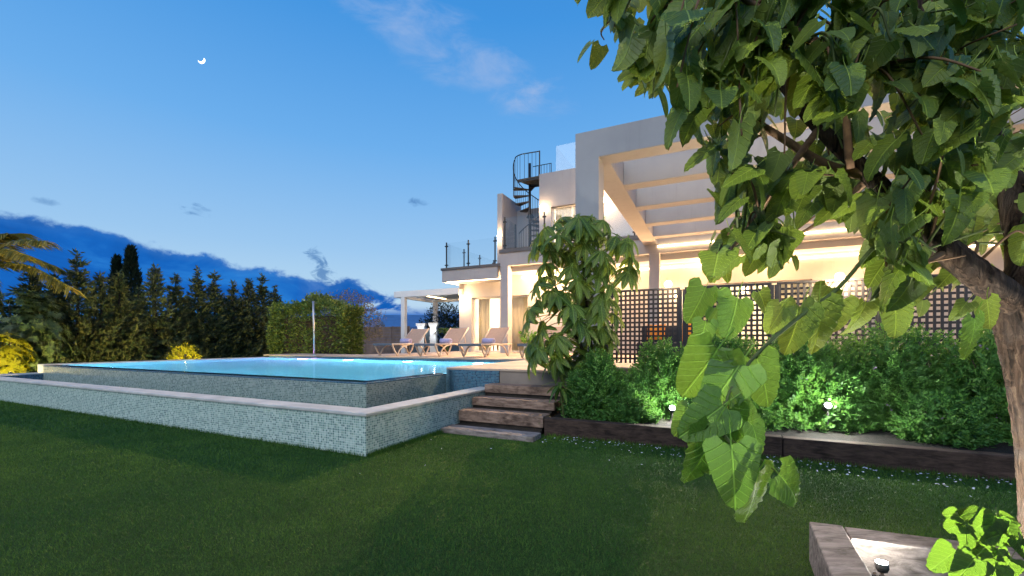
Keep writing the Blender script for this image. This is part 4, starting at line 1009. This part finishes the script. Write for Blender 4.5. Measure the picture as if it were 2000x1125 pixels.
# ------------------------------------------------------------------ shrubs of the bed
def sprig_shrub(label, u, v, rx, ry, h, ns, flowers=0, z0=.2):
    c = W(u, v, z0); t = Thing('flowering_shrub', label, 'shrub', tuple(c), 'shrubs in the planting bed', xy=True)
    d = rdir(ns, .35); d[:, 2] = np.abs(d[:, 2]); r = rng.uniform(.55, 1.0, ns); lump = 1 + .13 * np.sin(d[:, 0] * 6 + u) * np.sin(d[:, 2] * 7 + v)
    tips = np.stack([d[:, 0] * rx, d[:, 1] * ry, d[:, 2] * h], 1) * (r * lump)[:, None]; tips[:, 2] += .05
    low = rng.random(ns) < .30; tips[low, 2] *= rng.uniform(.1, .6, low.sum())
    dirs = unit(d * .8 + np.array([0, 0, .45]) + rng.normal(0, .35, (ns, 3))); nl = 15; Vs = []; tn = []
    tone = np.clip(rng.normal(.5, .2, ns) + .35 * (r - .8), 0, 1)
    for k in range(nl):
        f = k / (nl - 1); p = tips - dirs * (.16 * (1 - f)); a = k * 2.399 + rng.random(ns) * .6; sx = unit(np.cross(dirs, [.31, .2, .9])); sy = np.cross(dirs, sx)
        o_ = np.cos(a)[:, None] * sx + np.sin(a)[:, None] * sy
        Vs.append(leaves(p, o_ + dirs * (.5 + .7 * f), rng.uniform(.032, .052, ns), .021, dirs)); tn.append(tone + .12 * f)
    o = link('foliage', np_mesh('foliage', np.concatenate(Vs), 4, 'leaf_shrub', np.concatenate(tn)), t.e); kind(o, 'stuff')
    b = MB()
    for k in range(9):
        a = k * .7; b = MB(); e = (c.x + math.cos(a) * rx * .55, c.y + math.sin(a) * ry * .55, c.z + h * .65)
        b.tube(catmull([tuple(c), (c.x + math.cos(a) * rx * .2, c.y + math.sin(a) * ry * .2, c.z + h * .35), e], 3), [.016, .014, .012, .01, .008, .006, .004], 5); t.part('stem', b, 'bark_dark', smooth=True)
    if flowers:
        i_ = rng.choice(ns, flowers, replace=False); base_ = np.repeat(tips[i_], 4, 0) + rng.normal(0, .012, (flowers * 4, 3)); V = leaves(base_, rdir(flowers * 4, .4), .026, .018)
        o = link('flowers', np_mesh('flowers', V, 4, 'flower_lilac'), t.e); kind(o, 'stuff')
simple('flower_lilac', (.26, .17, .34), .8, .1, 20)
SH = [(2.15, 1.98, .34, .26, .34, 240, 0, 'low green shrub spilling over the bed edge left of the left spotlight'), (2.95, 2.02, .34, .26, .36, 240, 0, 'low green shrub at the bed edge right of the left spotlight'), (6.6, 2.05, .42, .32, .40, 280, 4, 'low dark shrub at the bed edge just left of the tree trunk'), (1.72, 2.15, .50, .42, .62, 620, 0, 'rounded green shrub below the umbrella tree, nearest the steps'), (2.45, 2.55, .62, .50, .76, 760, 0, 'green shrub below the first lattice screen, left of the white spotlight'),
      (3.15, 2.75, .60, .50, .88, 760, 0, 'shrub behind the hanging mulberry branch'), (3.95, 2.55, .68, .55, .86, 900, 14, 'bright green shrub lit by the right bed spotlight'), (4.75, 2.75, .66, .55, .90, 850, 22, 'shrub with lilac flowers right of the lit shrub'),
      (5.5, 2.7, .70, .58, .92, 850, 20, 'dark green flowering shrub third from the tree trunk'), (6.3, 2.75, .75, .6, .92, 800, 14, 'dark green flowering shrub second from the tree trunk'), (7.1, 2.8, .75, .6, .9, 700, 8, 'dark shrub behind the tree trunk'),
      (3.35, 2.15, .35, .30, .40, 260, 0, 'low green shrub at the bed edge between the two spotlights'), (4.9, 2.15, .42, .34, .42, 320, 6, 'low shrub spilling over the bed edge below the flowers'), (5.9, 2.15, .42, .34, .40, 300, 4, 'low shrub at the bed edge near the tree trunk')]
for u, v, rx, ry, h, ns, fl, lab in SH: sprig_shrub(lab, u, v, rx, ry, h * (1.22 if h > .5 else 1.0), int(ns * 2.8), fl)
c = W(1.36, 1.86, .2)
sm = Thing('strap_plant', 'small plant with long hanging grey green leaves beside the sleeper steps', 'plant', tuple(c), xy=True)
lme = leaf_mesh('leaf', 'leaf_umbrella', 1, .13, 8, 2, .5, .2, 0, .6, 0, .1, 0, obl=True)
for k in range(12):
    a = k * .55 + .2; dv = (math.cos(a), math.sin(a), -.5 + .4 * (k % 3)); place(lme, 'leaf', sm.e, c, (c.x - .05, c.y - .05, c.z + .36 + .02 * (k % 3)), dv, (0, 0, 1), .22)
b = MB(); b.tube([(c.x, c.y, c.z - .02), (c.x - .05, c.y - .05, c.z + .37)], .012, 6); sm.part('stem', b, 'twig_green')

# ------------------------------------------------------------------ garden lamps
def spike_light(p, label, en, aim, bulb='bulb_cool', col=(1.0, .98, .86), spot=120, r=.035, group='garden spotlights', size=.03):
    p = Vector(p); t = Thing('spotlight', label, 'spotlight', (p.x, p.y, p.z - .14), group, xy=True); a = (Vector(aim) - p).normalized()
    b = MB(); b.tube([(p.x, p.y, p.z - .2), (p.x, p.y, p.z - .05)], .008, 6); t.part('spike', b, 'lamp_metal')
    b = MB(); b.tube([p - a * (.08 if r > .03 else .035), p - a * .02, p], [r * .7, r, r], 14); t.part('housing', b, 'lamp_metal', smooth=True)
    b = MB(); b.tube([p + a * .001, p + a * .008], r * .86, 14); t.part('lens', b, bulb)
    q = a.to_track_quat('-Z', 'Y').to_euler()
    if r < .03: t.lamp('beam', tuple(p + a * .018), en, col, size, 'SPOT', q, 172, .12); t.lamp('spill', tuple(p + a * .018), 3.5, col, size)
    else: t.lamp('beam', tuple(p + a * .04), en, col, size)
    return t
p1 = P(1313, 797, 4.85); spike_light(p1, 'white garden spotlight at the bed edge left of the hanging branch', 26, p1 + Vector((-.1, -.6, .5)), spot=165, r=.036)
p2 = P(1617, 792, 4.25); spike_light(p2, 'white garden spotlight among the shrubs right of the hanging branch', 42, p2 + Vector((-.1, -.5, .4)), spot=165, r=.036)
p3 = P(1722, 1100, 1.80); spike_light(p3, 'bright spotlight in the timber planter at the foot of the tree', 135, p3 + Vector((.0, .12, 1.0)), col=(1, .98, .86), spot=172, r=.024, size=.012)
p4 = P(20, 729, 9.75); spike_light(p4, 'warm spotlight at the left corner of the pool ledge', 380, P(0, 690, 10.4) + Vector((0, 0, .3)), 'bulb_warm', (1, .76, .22), 150)
p5 = P(362, 694, 12.9); spike_light(p5, 'warm spotlight under the glowing yellow shrub', 150, P(362, 680, 13.4), 'bulb_warm', (1, .76, .2), 140)
# lamps standing on the lattice and the patio
def post_lamp(px, py, v, en, label, k):
    r_ = (px - PX0) / F; u = (r_ * (C0[1] + CU * v) - (C0[0] - SU * v)) / (CU - r_ * SU); p = W(u, v); z = CH + (PY0 - py) / F * p.y
    t = Thing('post_lamp', label, 'lamp', (u, v, FT + .03), 'lamps on the lattice screens')
    b = MB().box(u - .02, u + .02, v - .02, v + .02, FT + .031, max(z - .03, FT + .035)); t.part('stem', b, 'lamp_metal')
    b = MB(); b.lathe([(.015, -.05), (.05, -.02), (.055, .02), (.035, .05), (.01, .06)], 12, (u, v, z)); t.part('bulb', b, 'bulb_warm')
    t.lamp('lamp_glow', (u, v - .1, z + .03), en, (1, .72, .40), .05)
post_lamp(1305, 556, 4.08, 12, 'small warm lamp on top of the first lattice screen', 0)
post_lamp(1640, 541, 4.08, 160, 'bright warm lamp shining between the mulberry leaves', 1)

# ------------------------------------------------------------------ timber planter under the tree
bx = Thing('timber_planter', 'grey timber sleeper planter box at the foot of the tree', 'planter', (1.9, 1.6, 0), xy=True)
bx.e.rotation_euler = (0, 0, 0)
def obox(o, ax, ay, L0, L1, w0, w1, z0, z1):
    b = MB(); i = 0; ax = Vector((*ax, 0)).normalized(); ay = Vector((*ay, 0)).normalized(); o = Vector(o)
    for z in (z0, z1):
        for a, c in ((L0, w0), (L1, w0), (L1, w1), (L0, w1)):
            p = o + ax * a + ay * c; b.v.append((p.x, p.y, z))
    b.f = [(0, 3, 2, 1), (4, 5, 6, 7), (0, 1, 5, 4), (1, 2, 6, 5), (2, 3, 7, 6), (3, 0, 4, 7)]
    return b
c1 = (1.493, 2.149, 0); du = (.94, -.342); dv = (-.46, -.888)
bx.part('sleeper', obox(c1, dv, du, 0, 1.1, 0, .14, -.02, .2), 'sleeper_grey', .007)
bx.part('sleeper', obox(c1, du, dv, .145, 1.5, .004, .15, -.02, .197), 'sleeper_grey', .007)
q = MB(); n_ = 30; ax_, ay_ = Vector((*du, 0)).normalized(), Vector((*dv, 0)).normalized()
for i in range(n_ + 1):
    for j in range(n_ + 1):
        p = Vector(c1) + ax_ * (.142 + 1.36 * i / n_) + ay_ * (.152 + .95 * j / n_); q.v.append((p.x, p.y, .035 + .02 * math.sin(i * .9) * math.sin(j * .7) + random.uniform(-.012, .014)))
for i in range(n_):
    for j in range(n_):
        a = i * (n_ + 1) + j; q.f.append((a, a + 1, a + n_ + 2, a + n_ + 1))
bx.part('planter_soil', q, 'soil')
m_ = 260; base_ = np.array([tuple(Vector(c1) + ax_ * random.uniform(.2, 1.2) + ay_ * random.uniform(.17, .9)) for k in range(m_)]) - np.array(bx.at); base_[:, 2] = .06
d = rdir(m_); d[:, 2] *= .25
kind(link('leaf_litter', np_mesh('leaf_litter', leaves(base_, d, rng.uniform(.015, .05, m_), .016, np.array([[0, 0, 1.]] * m_) + rng.normal(0, .35, (m_, 3))), 4, 'litter'), bx.e), 'stuff')

# ------------------------------------------------------------------ mulberry tree
def mulberry():
    b0 = Vector((2.12, 1.72, 0.0)); t = Thing('mulberry_tree', 'large leaved mulberry tree leaning over the lawn from the right', 'tree', tuple(b0), xy=True)
    big = [leaf_mesh('leaf', 'leaf_mulberry', 1, w_, 14, 4, c_, f_, q_, k_, .016, .40, h_, r_) for w_, c_, f_, q_, k_, h_, r_ in
           ((.50, .14, .30, .030, .50, .17, .1), (.45, .36, .50, .032, .48, .15, .3), (.52, .08, -.26, .028, .52, .19, -.3), (.42, .55, .75, .030, .48, .13, .4), (.50, .26, .20, .036, .5, .18, -.4))]
    lit_leaves = [leaf_mesh('leaf', 'leaf_lit', 1, w_, 16, 4, c_, f_, q_, .5, .014, .40, h_, r_) for w_, c_, f_, q_, h_, r_ in ((.50, .12, .16, .026, .18, .08), (.46, .28, .26, .028, .16, .18), (.51, .16, -.14, .026, .19, -.15))]
    def limb(pts, r0, r1, n=10, mat='bark', wob=.0, k=6, name='branch'):
        sp = catmull([tuple(P(*p)) if p[2] < 50 else p for p in pts], k); m_ = len(sp)
        b = MB(); b.tube(sp, list(np.linspace(r0, r1, m_)), n, True, wob); t.part(name, b, mat, smooth=True); return sp
    nodes = []
    def ridged(pts, r0, r1, name):
        sp = catmull([tuple(P(*p)) for p in pts], 26); m_ = len(sp); n = 64; b = MB(); b.tube(sp, list(np.linspace(r0, r1, m_)), n, True)
        V = np.array(b.v).reshape(m_, n, 3); C = np.array(sp)[:, None]; th = np.arange(n) * 2 * np.pi / n; zz = np.arange(m_)[:, None] / m_ * 9
        ph = th[None] + .10 * np.sin(zz * 1.3) + .05 * np.sin(zz * 4.1 + th[None] * 3)
        rid = np.abs(np.sin(ph * 9 + .7 * np.sin(zz * .9 + ph * 2))) ** .6 * .55 + np.abs(np.sin(ph * 17 + 1.1 * np.sin(zz * 1.7))) * .45
        f = 1 + .16 * (rid - .6) + .05 * np.sin(zz * 1.1 + th[None] * 2) + rng.normal(0, .012, (m_, n))
        V = C + (V - C) * f[..., None]; b.v = [tuple(x) for x in V.reshape(-1, 3)]; t.part(name, b, 'bark', smooth=True); return sp
    ridged([(2056, 1190, 1.75), (2050, 1000, 1.75), (2038, 820, 1.75), (2024, 690, 1.75), (2008, 610, 1.75), (2000, 545, 1.76)], .078, .105, 'trunk')
    A = limb([(1995, 600, 1.75), (1920, 545, 1.72), (1850, 490, 1.75), (1780, 430, 1.85), (1700, 345, 2.0), (1600, 250, 2.15), (1540, 180, 2.2), (1450, 60, 2.3), (1370, -60, 2.3)], .062, .012, 12, 'bark', .06)
    B = limb([(1995, 590, 1.76), (2002, 480, 1.8), (1960, 330, 1.9), (1880, 180, 1.9), (1800, 40, 1.9), (1740, -150, 1.9)], .07, .014, 12, 'bark', .06)
    Dd = limb([(1700, 345, 2.0), (1610, 320, 2.1), (1520, 265, 2.2), (1400, 190, 2.3), (1290, 120, 2.35), (1190, 40, 2.35)], .026, .007, 8, 'twig_tan')
    E = limb([(1880, 180, 1.9), (1700, 130, 1.65), (1550, 60, 1.5), (1400, -40, 1.45)], .026, .008, 8, 'twig_tan')
    Fl = limb([(1600, 250, 2.15), (1520, 360, 2.0), (1450, 460, 1.92), (1400, 520, 1.85)], .018, .006, 8, 'twig_tan')
    Gl = limb([(2002, 480, 1.8), (2150, 350, 1.9), (2300, 180, 2.0), (2450, 0, 2.0)], .04, .01, 8)
    Hl = limb([(1700, 345, 2.0), (1620, 420, 2.5), (1540, 470, 2.7)], .02, .006, 8, 'twig_tan')
    I_ = limb([(1660, 330, 2.02), (1650, 200, 2.0), (1640, 80, 1.9), (1620, -60, 1.9)], .018, .008, 8, 'twig_tan')
    J_ = limb([(1850, 490, 1.75), (1760, 540, 1.62), (1700, 590, 1.55)], .014, .005, 8, 'twig_tan')
    Cc = limb([(1780, 430, 1.82), (1710, 480, 1.6), (1640, 560, 1.42), (1560, 620, 1.28), (1480, 690, 1.2), (1425, 765, 1.15), (1410, 850, 1.12)], .008, .003, 8, 'twig_green')
    for L_ in (A[8:], B[10:], Dd, E, Fl, Gl, Hl, I_, J_): nodes += [np.array(p) for p in L_]
    nodes = np.array(nodes)
    poly = [(1085, -900), (1105, 0), (1140, 60), (1160, 120), (1195, 165), (1230, 215), (1275, 255), (1320, 300), (1320, 350), (1390, 370), (1380, 440), (1400, 470), (1345, 540), (1400, 560), (1460, 540), (1510, 570), (1600, 600), (1700, 640), (1790, 650), (1830, 600), (1900, 560), (1960, 545), (2900, 560), (2900, -900)]
    def inside(x, y):
        r_ = False; j = len(poly) - 1
        for i in range(len(poly)):
            xi, yi = poly[i]; xj, yj = poly[j]
            if (yi > y) != (yj > y) and x < (xj - xi) * (y - yi) / (yj - yi) + xi: r_ = not r_
            j = i
        return r_
    def seg(x, y, x0, y0, x1, y1):
        k = max(0, min(1, ((x - x0) * (x1 - x0) + (y - y0) * (y1 - y0)) / ((x1 - x0) ** 2 + (y1 - y0) ** 2))); return math.hypot(x - x0 - k * (x1 - x0), y - y0 - k * (y1 - y0))
    good = []
    ntw = 0
    while ntw < 370:
        if ntw < 340: px, py = random.uniform(1130, 2040), random.uniform(-60, 590)
        else: px, py = random.uniform(1150, 2700), random.uniform(-600, 480)
        Y = random.uniform(1.35, 2.75) if px > 1300 else random.uniform(1.9, 2.6)
        if not inside(px - 15, py + 40): continue
        if px < 1570 and py > 190 and random.random() < .22: continue
        if abs(px - 1640) < 80 and 420 < py < 600: continue
        e = np.array(P(px, py, Y)); d_ = np.linalg.norm(nodes - e, axis=1); k = int(np.argmin(d_ + .0))
        if d_[k] > 1.0: continue
        ntw += 1; s0 = nodes[k]; m_ = (s0 + e) / 2 + np.array([0, 0, .08]) + rng.normal(0, .04, 3); sp = catmull([tuple(s0), tuple(m_), tuple(e)], 5)
        ok = []
        for p in [sp[4], sp[6], sp[7], sp[8], sp[9], sp[10]]:
            p = np.array(p) + rng.normal(0, .035, 3); px, py = PX0 + p[0] / p[1] * F, PY0 - (p[2] - CH) / p[1] * F; L = random.uniform(.075, .155) if px > 1420 else random.uniform(.10, .165)
            if p[1] < 1.05 or abs(px - 1640) < 85 and -130 < py - 541 < 30: continue
            cy_ = py + L / p[1] * F * .5; jx = random.uniform(-30, 45)
            if p[1] < 2.2 and any(seg(px, cy_, *q) < 30 for q in ((1535, 180, 1655, 335), (1500, 262, 1580, 325), (1370, 0, 1400, 60))): continue
            if not inside(px + jx, py + 20) or not inside(px - 25 + jx, py + L / p[1] * F * .75): continue
            if 1800 < px < 2010 and 430 < cy_ < 640 and p[1] < 1.85: continue
            ok.append((L / p[1] * (1 if px < 2060 and py > -60 else .0), p, L))
        if len(ok) < 2: continue
        good += ok
        b = MB(); b.tube(sp, list(np.linspace(.0065, .003, len(sp))), 5); t.part('twig', b, 'twig_green' if random.random() < .6 else 'twig_tan', smooth=True)
    good.sort(key=lambda g_: -g_[0])
    expl = [((1402, 682), (1335, 775), 1.17, .2), ((1445, 712), (1378, 808), 1.16, .5), ((1478, 700), (1510, 792), 1.22, .1), ((1412, 792), (1336, 850), 1.13, .7), ((1396, 835), (1358, 955), 1.12, .4),
            ((1425, 800), (1436, 872), 1.14, .3), ((1432, 795), (1496, 850), 1.16, .6), ((1428, 868), (1440, 992), 1.08, .2), ((1478, 935), (1472, 1026), 1.10, .5), ((1402, 850), (1388, 930), 1.16, .9),
            ((1520, 925), (1578, 985), 1.14, .9), ((1378, 562), (1350, 628), 1.35, .3), ((1400, 600), (1418, 660), 1.33, .4), ((1378, 628), (1368, 680), 1.33, .6), ((1440, 582), (1428, 655), 1.34, .2),
            ((1565, 600), (1540, 690), 1.30, .1), ((1600, 590), (1610, 690), 1.33, .3), ((1530, 600), (1500, 650), 1.27, .5), ((1482, 570), (1504, 610), 1.3, .8), ((1640, 585), (1625, 650), 1.42, .2),
            ((1905, 622), (1900, 700), 1.36, .8), ((1888, 590), (1862, 628), 1.4, .5), ((1928, 585), (1938, 640), 1.42, .2), ((1690, 590), (1672, 660), 1.5, .2), ((1745, 585), (1762, 650), 1.52, .4), ((1620, 560), (1590, 600), 1.42, .5), ((1350, 800), (1322, 850), 1.14, .3), ((1470, 830), (1488, 890), 1.13, .7)]
    n_obj = 300 - len(expl)
    for i, (a, c, Y, rn) in enumerate(expl):
        A_, B_ = P(*a, Y), P(*c, Y - .05 + .12 * random.random()); d = B_ - A_; L = d.length * 1.06
        n = Vector((random.uniform(-.4, .4), -1, random.uniform(.1, .6)))
        place(lit_leaves[i % 3] if i < 15 or i in (20, 26, 27) else big[i % 5], 'leaf', t.e, b0, A_, d, n, L)
        if i < 11:
            k = int(np.argmin([np.linalg.norm(np.array(q) - np.array(A_)) for q in Cc])); b = MB(); s0 = Vector(Cc[k]); b.tube([s0, (s0 + A_) / 2 + Vector((0, 0, .01)), A_], .0022, 5); t.part('leaf_stalk', b, 'twig_green', smooth=True)
    def hang(p):
        a = random.random() * 6.28; s_ = random.uniform(.15, 1.15)
        d = np.array([math.cos(a) * s_ - .12, math.sin(a) * s_, -random.uniform(.5, 1.0)]); nv = np.array([math.cos(a) + random.uniform(-.7, .7), math.sin(a) - .9, random.uniform(.2, 1.0)])
        return d, nv
    for i, (_, p, L) in enumerate(good[:n_obj]):
        d, nv = hang(p); place(random.choice(big), 'leaf', t.e, b0, tuple(p), d, nv, L)
    # the remaining leaves as one mass
    rest = good[n_obj:]; me = leaf_mesh("leaf_small", "leaf_mulberry", 1, .46, 7, 2, .2, .15, .0, .5, .0, 0, .15)
    nv_ = len(me.vertices); co = np.zeros(nv_ * 3); me.vertices.foreach_get('co', co); co = co.reshape(-1, 3); faces = [tuple(p.vertices) for p in me.polygons]
    uvs = np.zeros(len(me.loops) * 2); me.uv_layers[0].data.foreach_get('uv', uvs)
    V, Fc, tn = [], [], []
    for i, (_, p, L) in enumerate(rest):
        d, n = hang(p); y = unit(d[None])[0]; n = unit((n - y * n.dot(y))[None])[0]; x = np.cross(y, n)
        V.append(co @ np.stack([x, y, n]) * L + (p - np.array(b0))); Fc += [tuple(a + i * nv_ for a in f) for f in faces]; tn += [random.random()] * nv_
    m2 = bpy.data.meshes.new('foliage'); m2.from_pydata(np.concatenate(V).tolist(), [], Fc); m2.materials.append(MATS['leaf_mulberry']); m2.polygons.foreach_set('use_smooth', [True] * len(m2.polygons))
    at = m2.attributes.new('tone', 'FLOAT', 'POINT'); at.data.foreach_set('value', np.array(tn, dtype=np.float32))
    ul = m2.uv_layers.new(name='UVMap'); ul.data.foreach_set('uv', np.tile(uvs, len(rest)).astype(np.float32)); m2.update()
    kind(link('foliage', m2, t.e), 'stuff'); bpy.data.meshes.remove(me)
    print('mulberry leaves', len(good), 'rest', len(rest))
mulberry()

# bright young shoots at the foot of the tree
def shoots():
    b0 = Vector((1.62, 1.36, .04)); t = Thing('young_shoots', 'bright yellow green young shoots at the foot of the tree', 'plant', tuple(b0), xy=True)
    me = [leaf_mesh('leaf', 'leaf_young', 1, .42, 14, 4, c_, f_, .024, .52, .016, .35, .14) for c_, f_ in ((.2, .35), (.45, .55), (.15, -.3))]
    for (x, y, Y) in ((1868, 1000, 1.42), (1945, 992, 1.45), (1990, 1040, 1.38)):
        e = P(x, y, Y); s0 = Vector((b0.x + (e.x - b0.x) * .6, b0.y, .05)); b = MB(); b.tube(catmull([s0, P(x + 18, y + 90, Y), e], 5), list(np.linspace(.007, .003, 11)), 6); t.part('stem', b, 'twig_green', smooth=True)
    L_ = [((1876, 1010), (1855, 1003), 1.42), ((1876, 1008), (1898, 998), 1.42), ((1880, 1022), (1856, 1030), 1.41), ((1886, 1030), (1888, 1070), 1.40), ((1900, 1070), (1930, 1085), 1.41), ((1868, 1075), (1828, 1105), 1.38), ((1935, 1012), (1912, 1030), 1.44), ((1942, 1008), (1935, 1060), 1.43),
          ((1950, 1004), (1975, 1016), 1.45), ((1965, 1025), (1995, 1060), 1.42), ((1930, 1060), (1905, 1085), 1.41), ((1950, 1070), (1985, 1115), 1.40), ((1905, 1090), (1870, 1135), 1.35), ((1945, 1100), (1920, 1150), 1.36), ((1985, 1055), (2010, 1090), 1.38), ((1960, 1040), (1930, 1055), 1.42), ((1975, 1090), (1960, 1130), 1.36)]
    for i, (a, c, Y) in enumerate(L_):
        A_, B_ = P(*a, Y), P(*c, Y - .03); d = B_ - A_; place(me[i % 3], 'leaf', t.e, b0, A_, d, Vector((random.uniform(-.6, .3), -.8, random.uniform(.2, 1))), max(d.length * 1.15, .055))
shoots()

# ------------------------------------------------------------------ turf blades and fallen petals
def in_pool_bed(X, Y):
    x = X - C0[0]; y = Y - C0[1]; u = CU * x + SU * y; v = -SU * x + CU * y
    solid = (v > -.01) & (u < .01) & (u > -10.4) | (v > 1.20) & (u > -.05) & (u < 1.24) | (v > 1.58) & (u > 1.1) | (v > 2.5)
    x = X - 1.493; y = Y - 2.149; det = du[0] * dv[1] - du[1] * dv[0]; a = (x * dv[1] - y * dv[0]) / det; b = (du[0] * y - du[1] * x) / det
    solid |= (a > -.005) & (b > -.005) & (b < 1.1)
    return solid
def turf():
    V = []
    for (y0, y1, dens, hgt, wd) in ((.9, 2.2, 17000, .017, .0032), (2.2, 3.4, 13500, .019, .0036), (3.4, 5.2, 8000, .022, .005), (5.2, 9.5, 3200, .026, .008)):
        xw = y1 * 1.26 + 1.5; n = int(dens * (y1 - y0) * 2 * xw); X = rng.uniform(-xw, xw, n); Y = rng.uniform(y0, y1, n)
        k = (np.abs(X) < Y * 1.24 + 1.8) & ~in_pool_bed(X, Y); X, Y = X[k], Y[k]; n = len(X)
        a = rng.uniform(0, 2 * np.pi, n); h = hgt * rng.uniform(.6, 1.25, n); lean = rng.uniform(.2, .9, n); th = a + rng.uniform(1, 2, n)
        dxx, dyy = np.cos(a) * wd / 2, np.sin(a) * wd / 2
        p0 = np.stack([X - dxx, Y - dyy, np.full(n, .003)], 1); p1 = np.stack([X + dxx, Y + dyy, np.full(n, .003)], 1); p2 = np.stack([X + np.cos(th) * h * lean, Y + np.sin(th) * h * lean, h], 1)
        V.append(np.stack([p0, p1, p2], 1))
    m = 9000                                        # longer tufts left where walls and timber stop the mower
    k = rng.integers(0, 3, m); tt = rng.random(m); uu = np.choose(k, [-9.5 * tt, np.abs(rng.normal(0, .02, m)) + .015, 1.25 + 5.5 * tt]); vv = np.choose(k, [-np.abs(rng.normal(0, .02, m)) - .012, 1.2 * tt, 1.585 - np.abs(rng.normal(0, .02, m))])
    X = C0[0] + CU * uu - SU * vv; Y = C0[1] + SU * uu + CU * vv; a = rng.uniform(0, 6.28, m); h = rng.uniform(.02, .06, m); wd = .006
    V.append(np.stack([np.stack([X - np.cos(a) * wd / 2, Y - np.sin(a) * wd / 2, np.full(m, .003)], 1), np.stack([X + np.cos(a) * wd / 2, Y + np.sin(a) * wd / 2, np.full(m, .003)], 1), np.stack([X + rng.normal(0, .012, m), Y + rng.normal(0, .012, m), h], 1)], 1))
    V = np.concatenate(V); c = V[:, 0]
    tone = .45 + .26 * np.sin(c[:, 0] * 1.3 + c[:, 1] * .8) * np.sin(c[:, 1] * 2.0 - c[:, 0] * .5 + 1) + .12 * np.sin(c[:, 0] * 5.1 + 2 * np.sin(c[:, 1] * 3.3)) + rng.normal(0, .26, len(V))
    kind(link('turf', np_mesh('turf', V, 3, 'grass_blade', tone)), 'stuff', 'short dense green artificial turf covering the garden lawn')
    print('blades', len(V))
turf()
def petals():
    pts = []
    while len(pts) < 420:
        if random.random() < .97: u = random.uniform(1.3, 7); v = 1.55 - abs(random.gauss(0, .22)); 
        else: u = random.uniform(-.5, 7); v = random.uniform(-1.2, 1.5)
        p = W(u, v, 0)
        if p.y < 1.5 or in_pool_bed(np.array([p.x]), np.array([p.y]))[0]: continue
        pts.append((p.x, p.y, .028))
    base_ = np.array(pts); d = rdir(len(pts)); d[:, 2] *= .3; s_ = rng.uniform(.012, .028, len(pts))
    kind(link('fallen_petals', np_mesh('fallen_petals', leaves(base_, d, s_, s_ * .7, np.array([[0, 0, 1.0]] * len(pts)) + rng.normal(0, .3, (len(pts), 3))), 4, 'petal')), 'stuff', 'small white petals fallen on the grass along the bed edging')
petals()
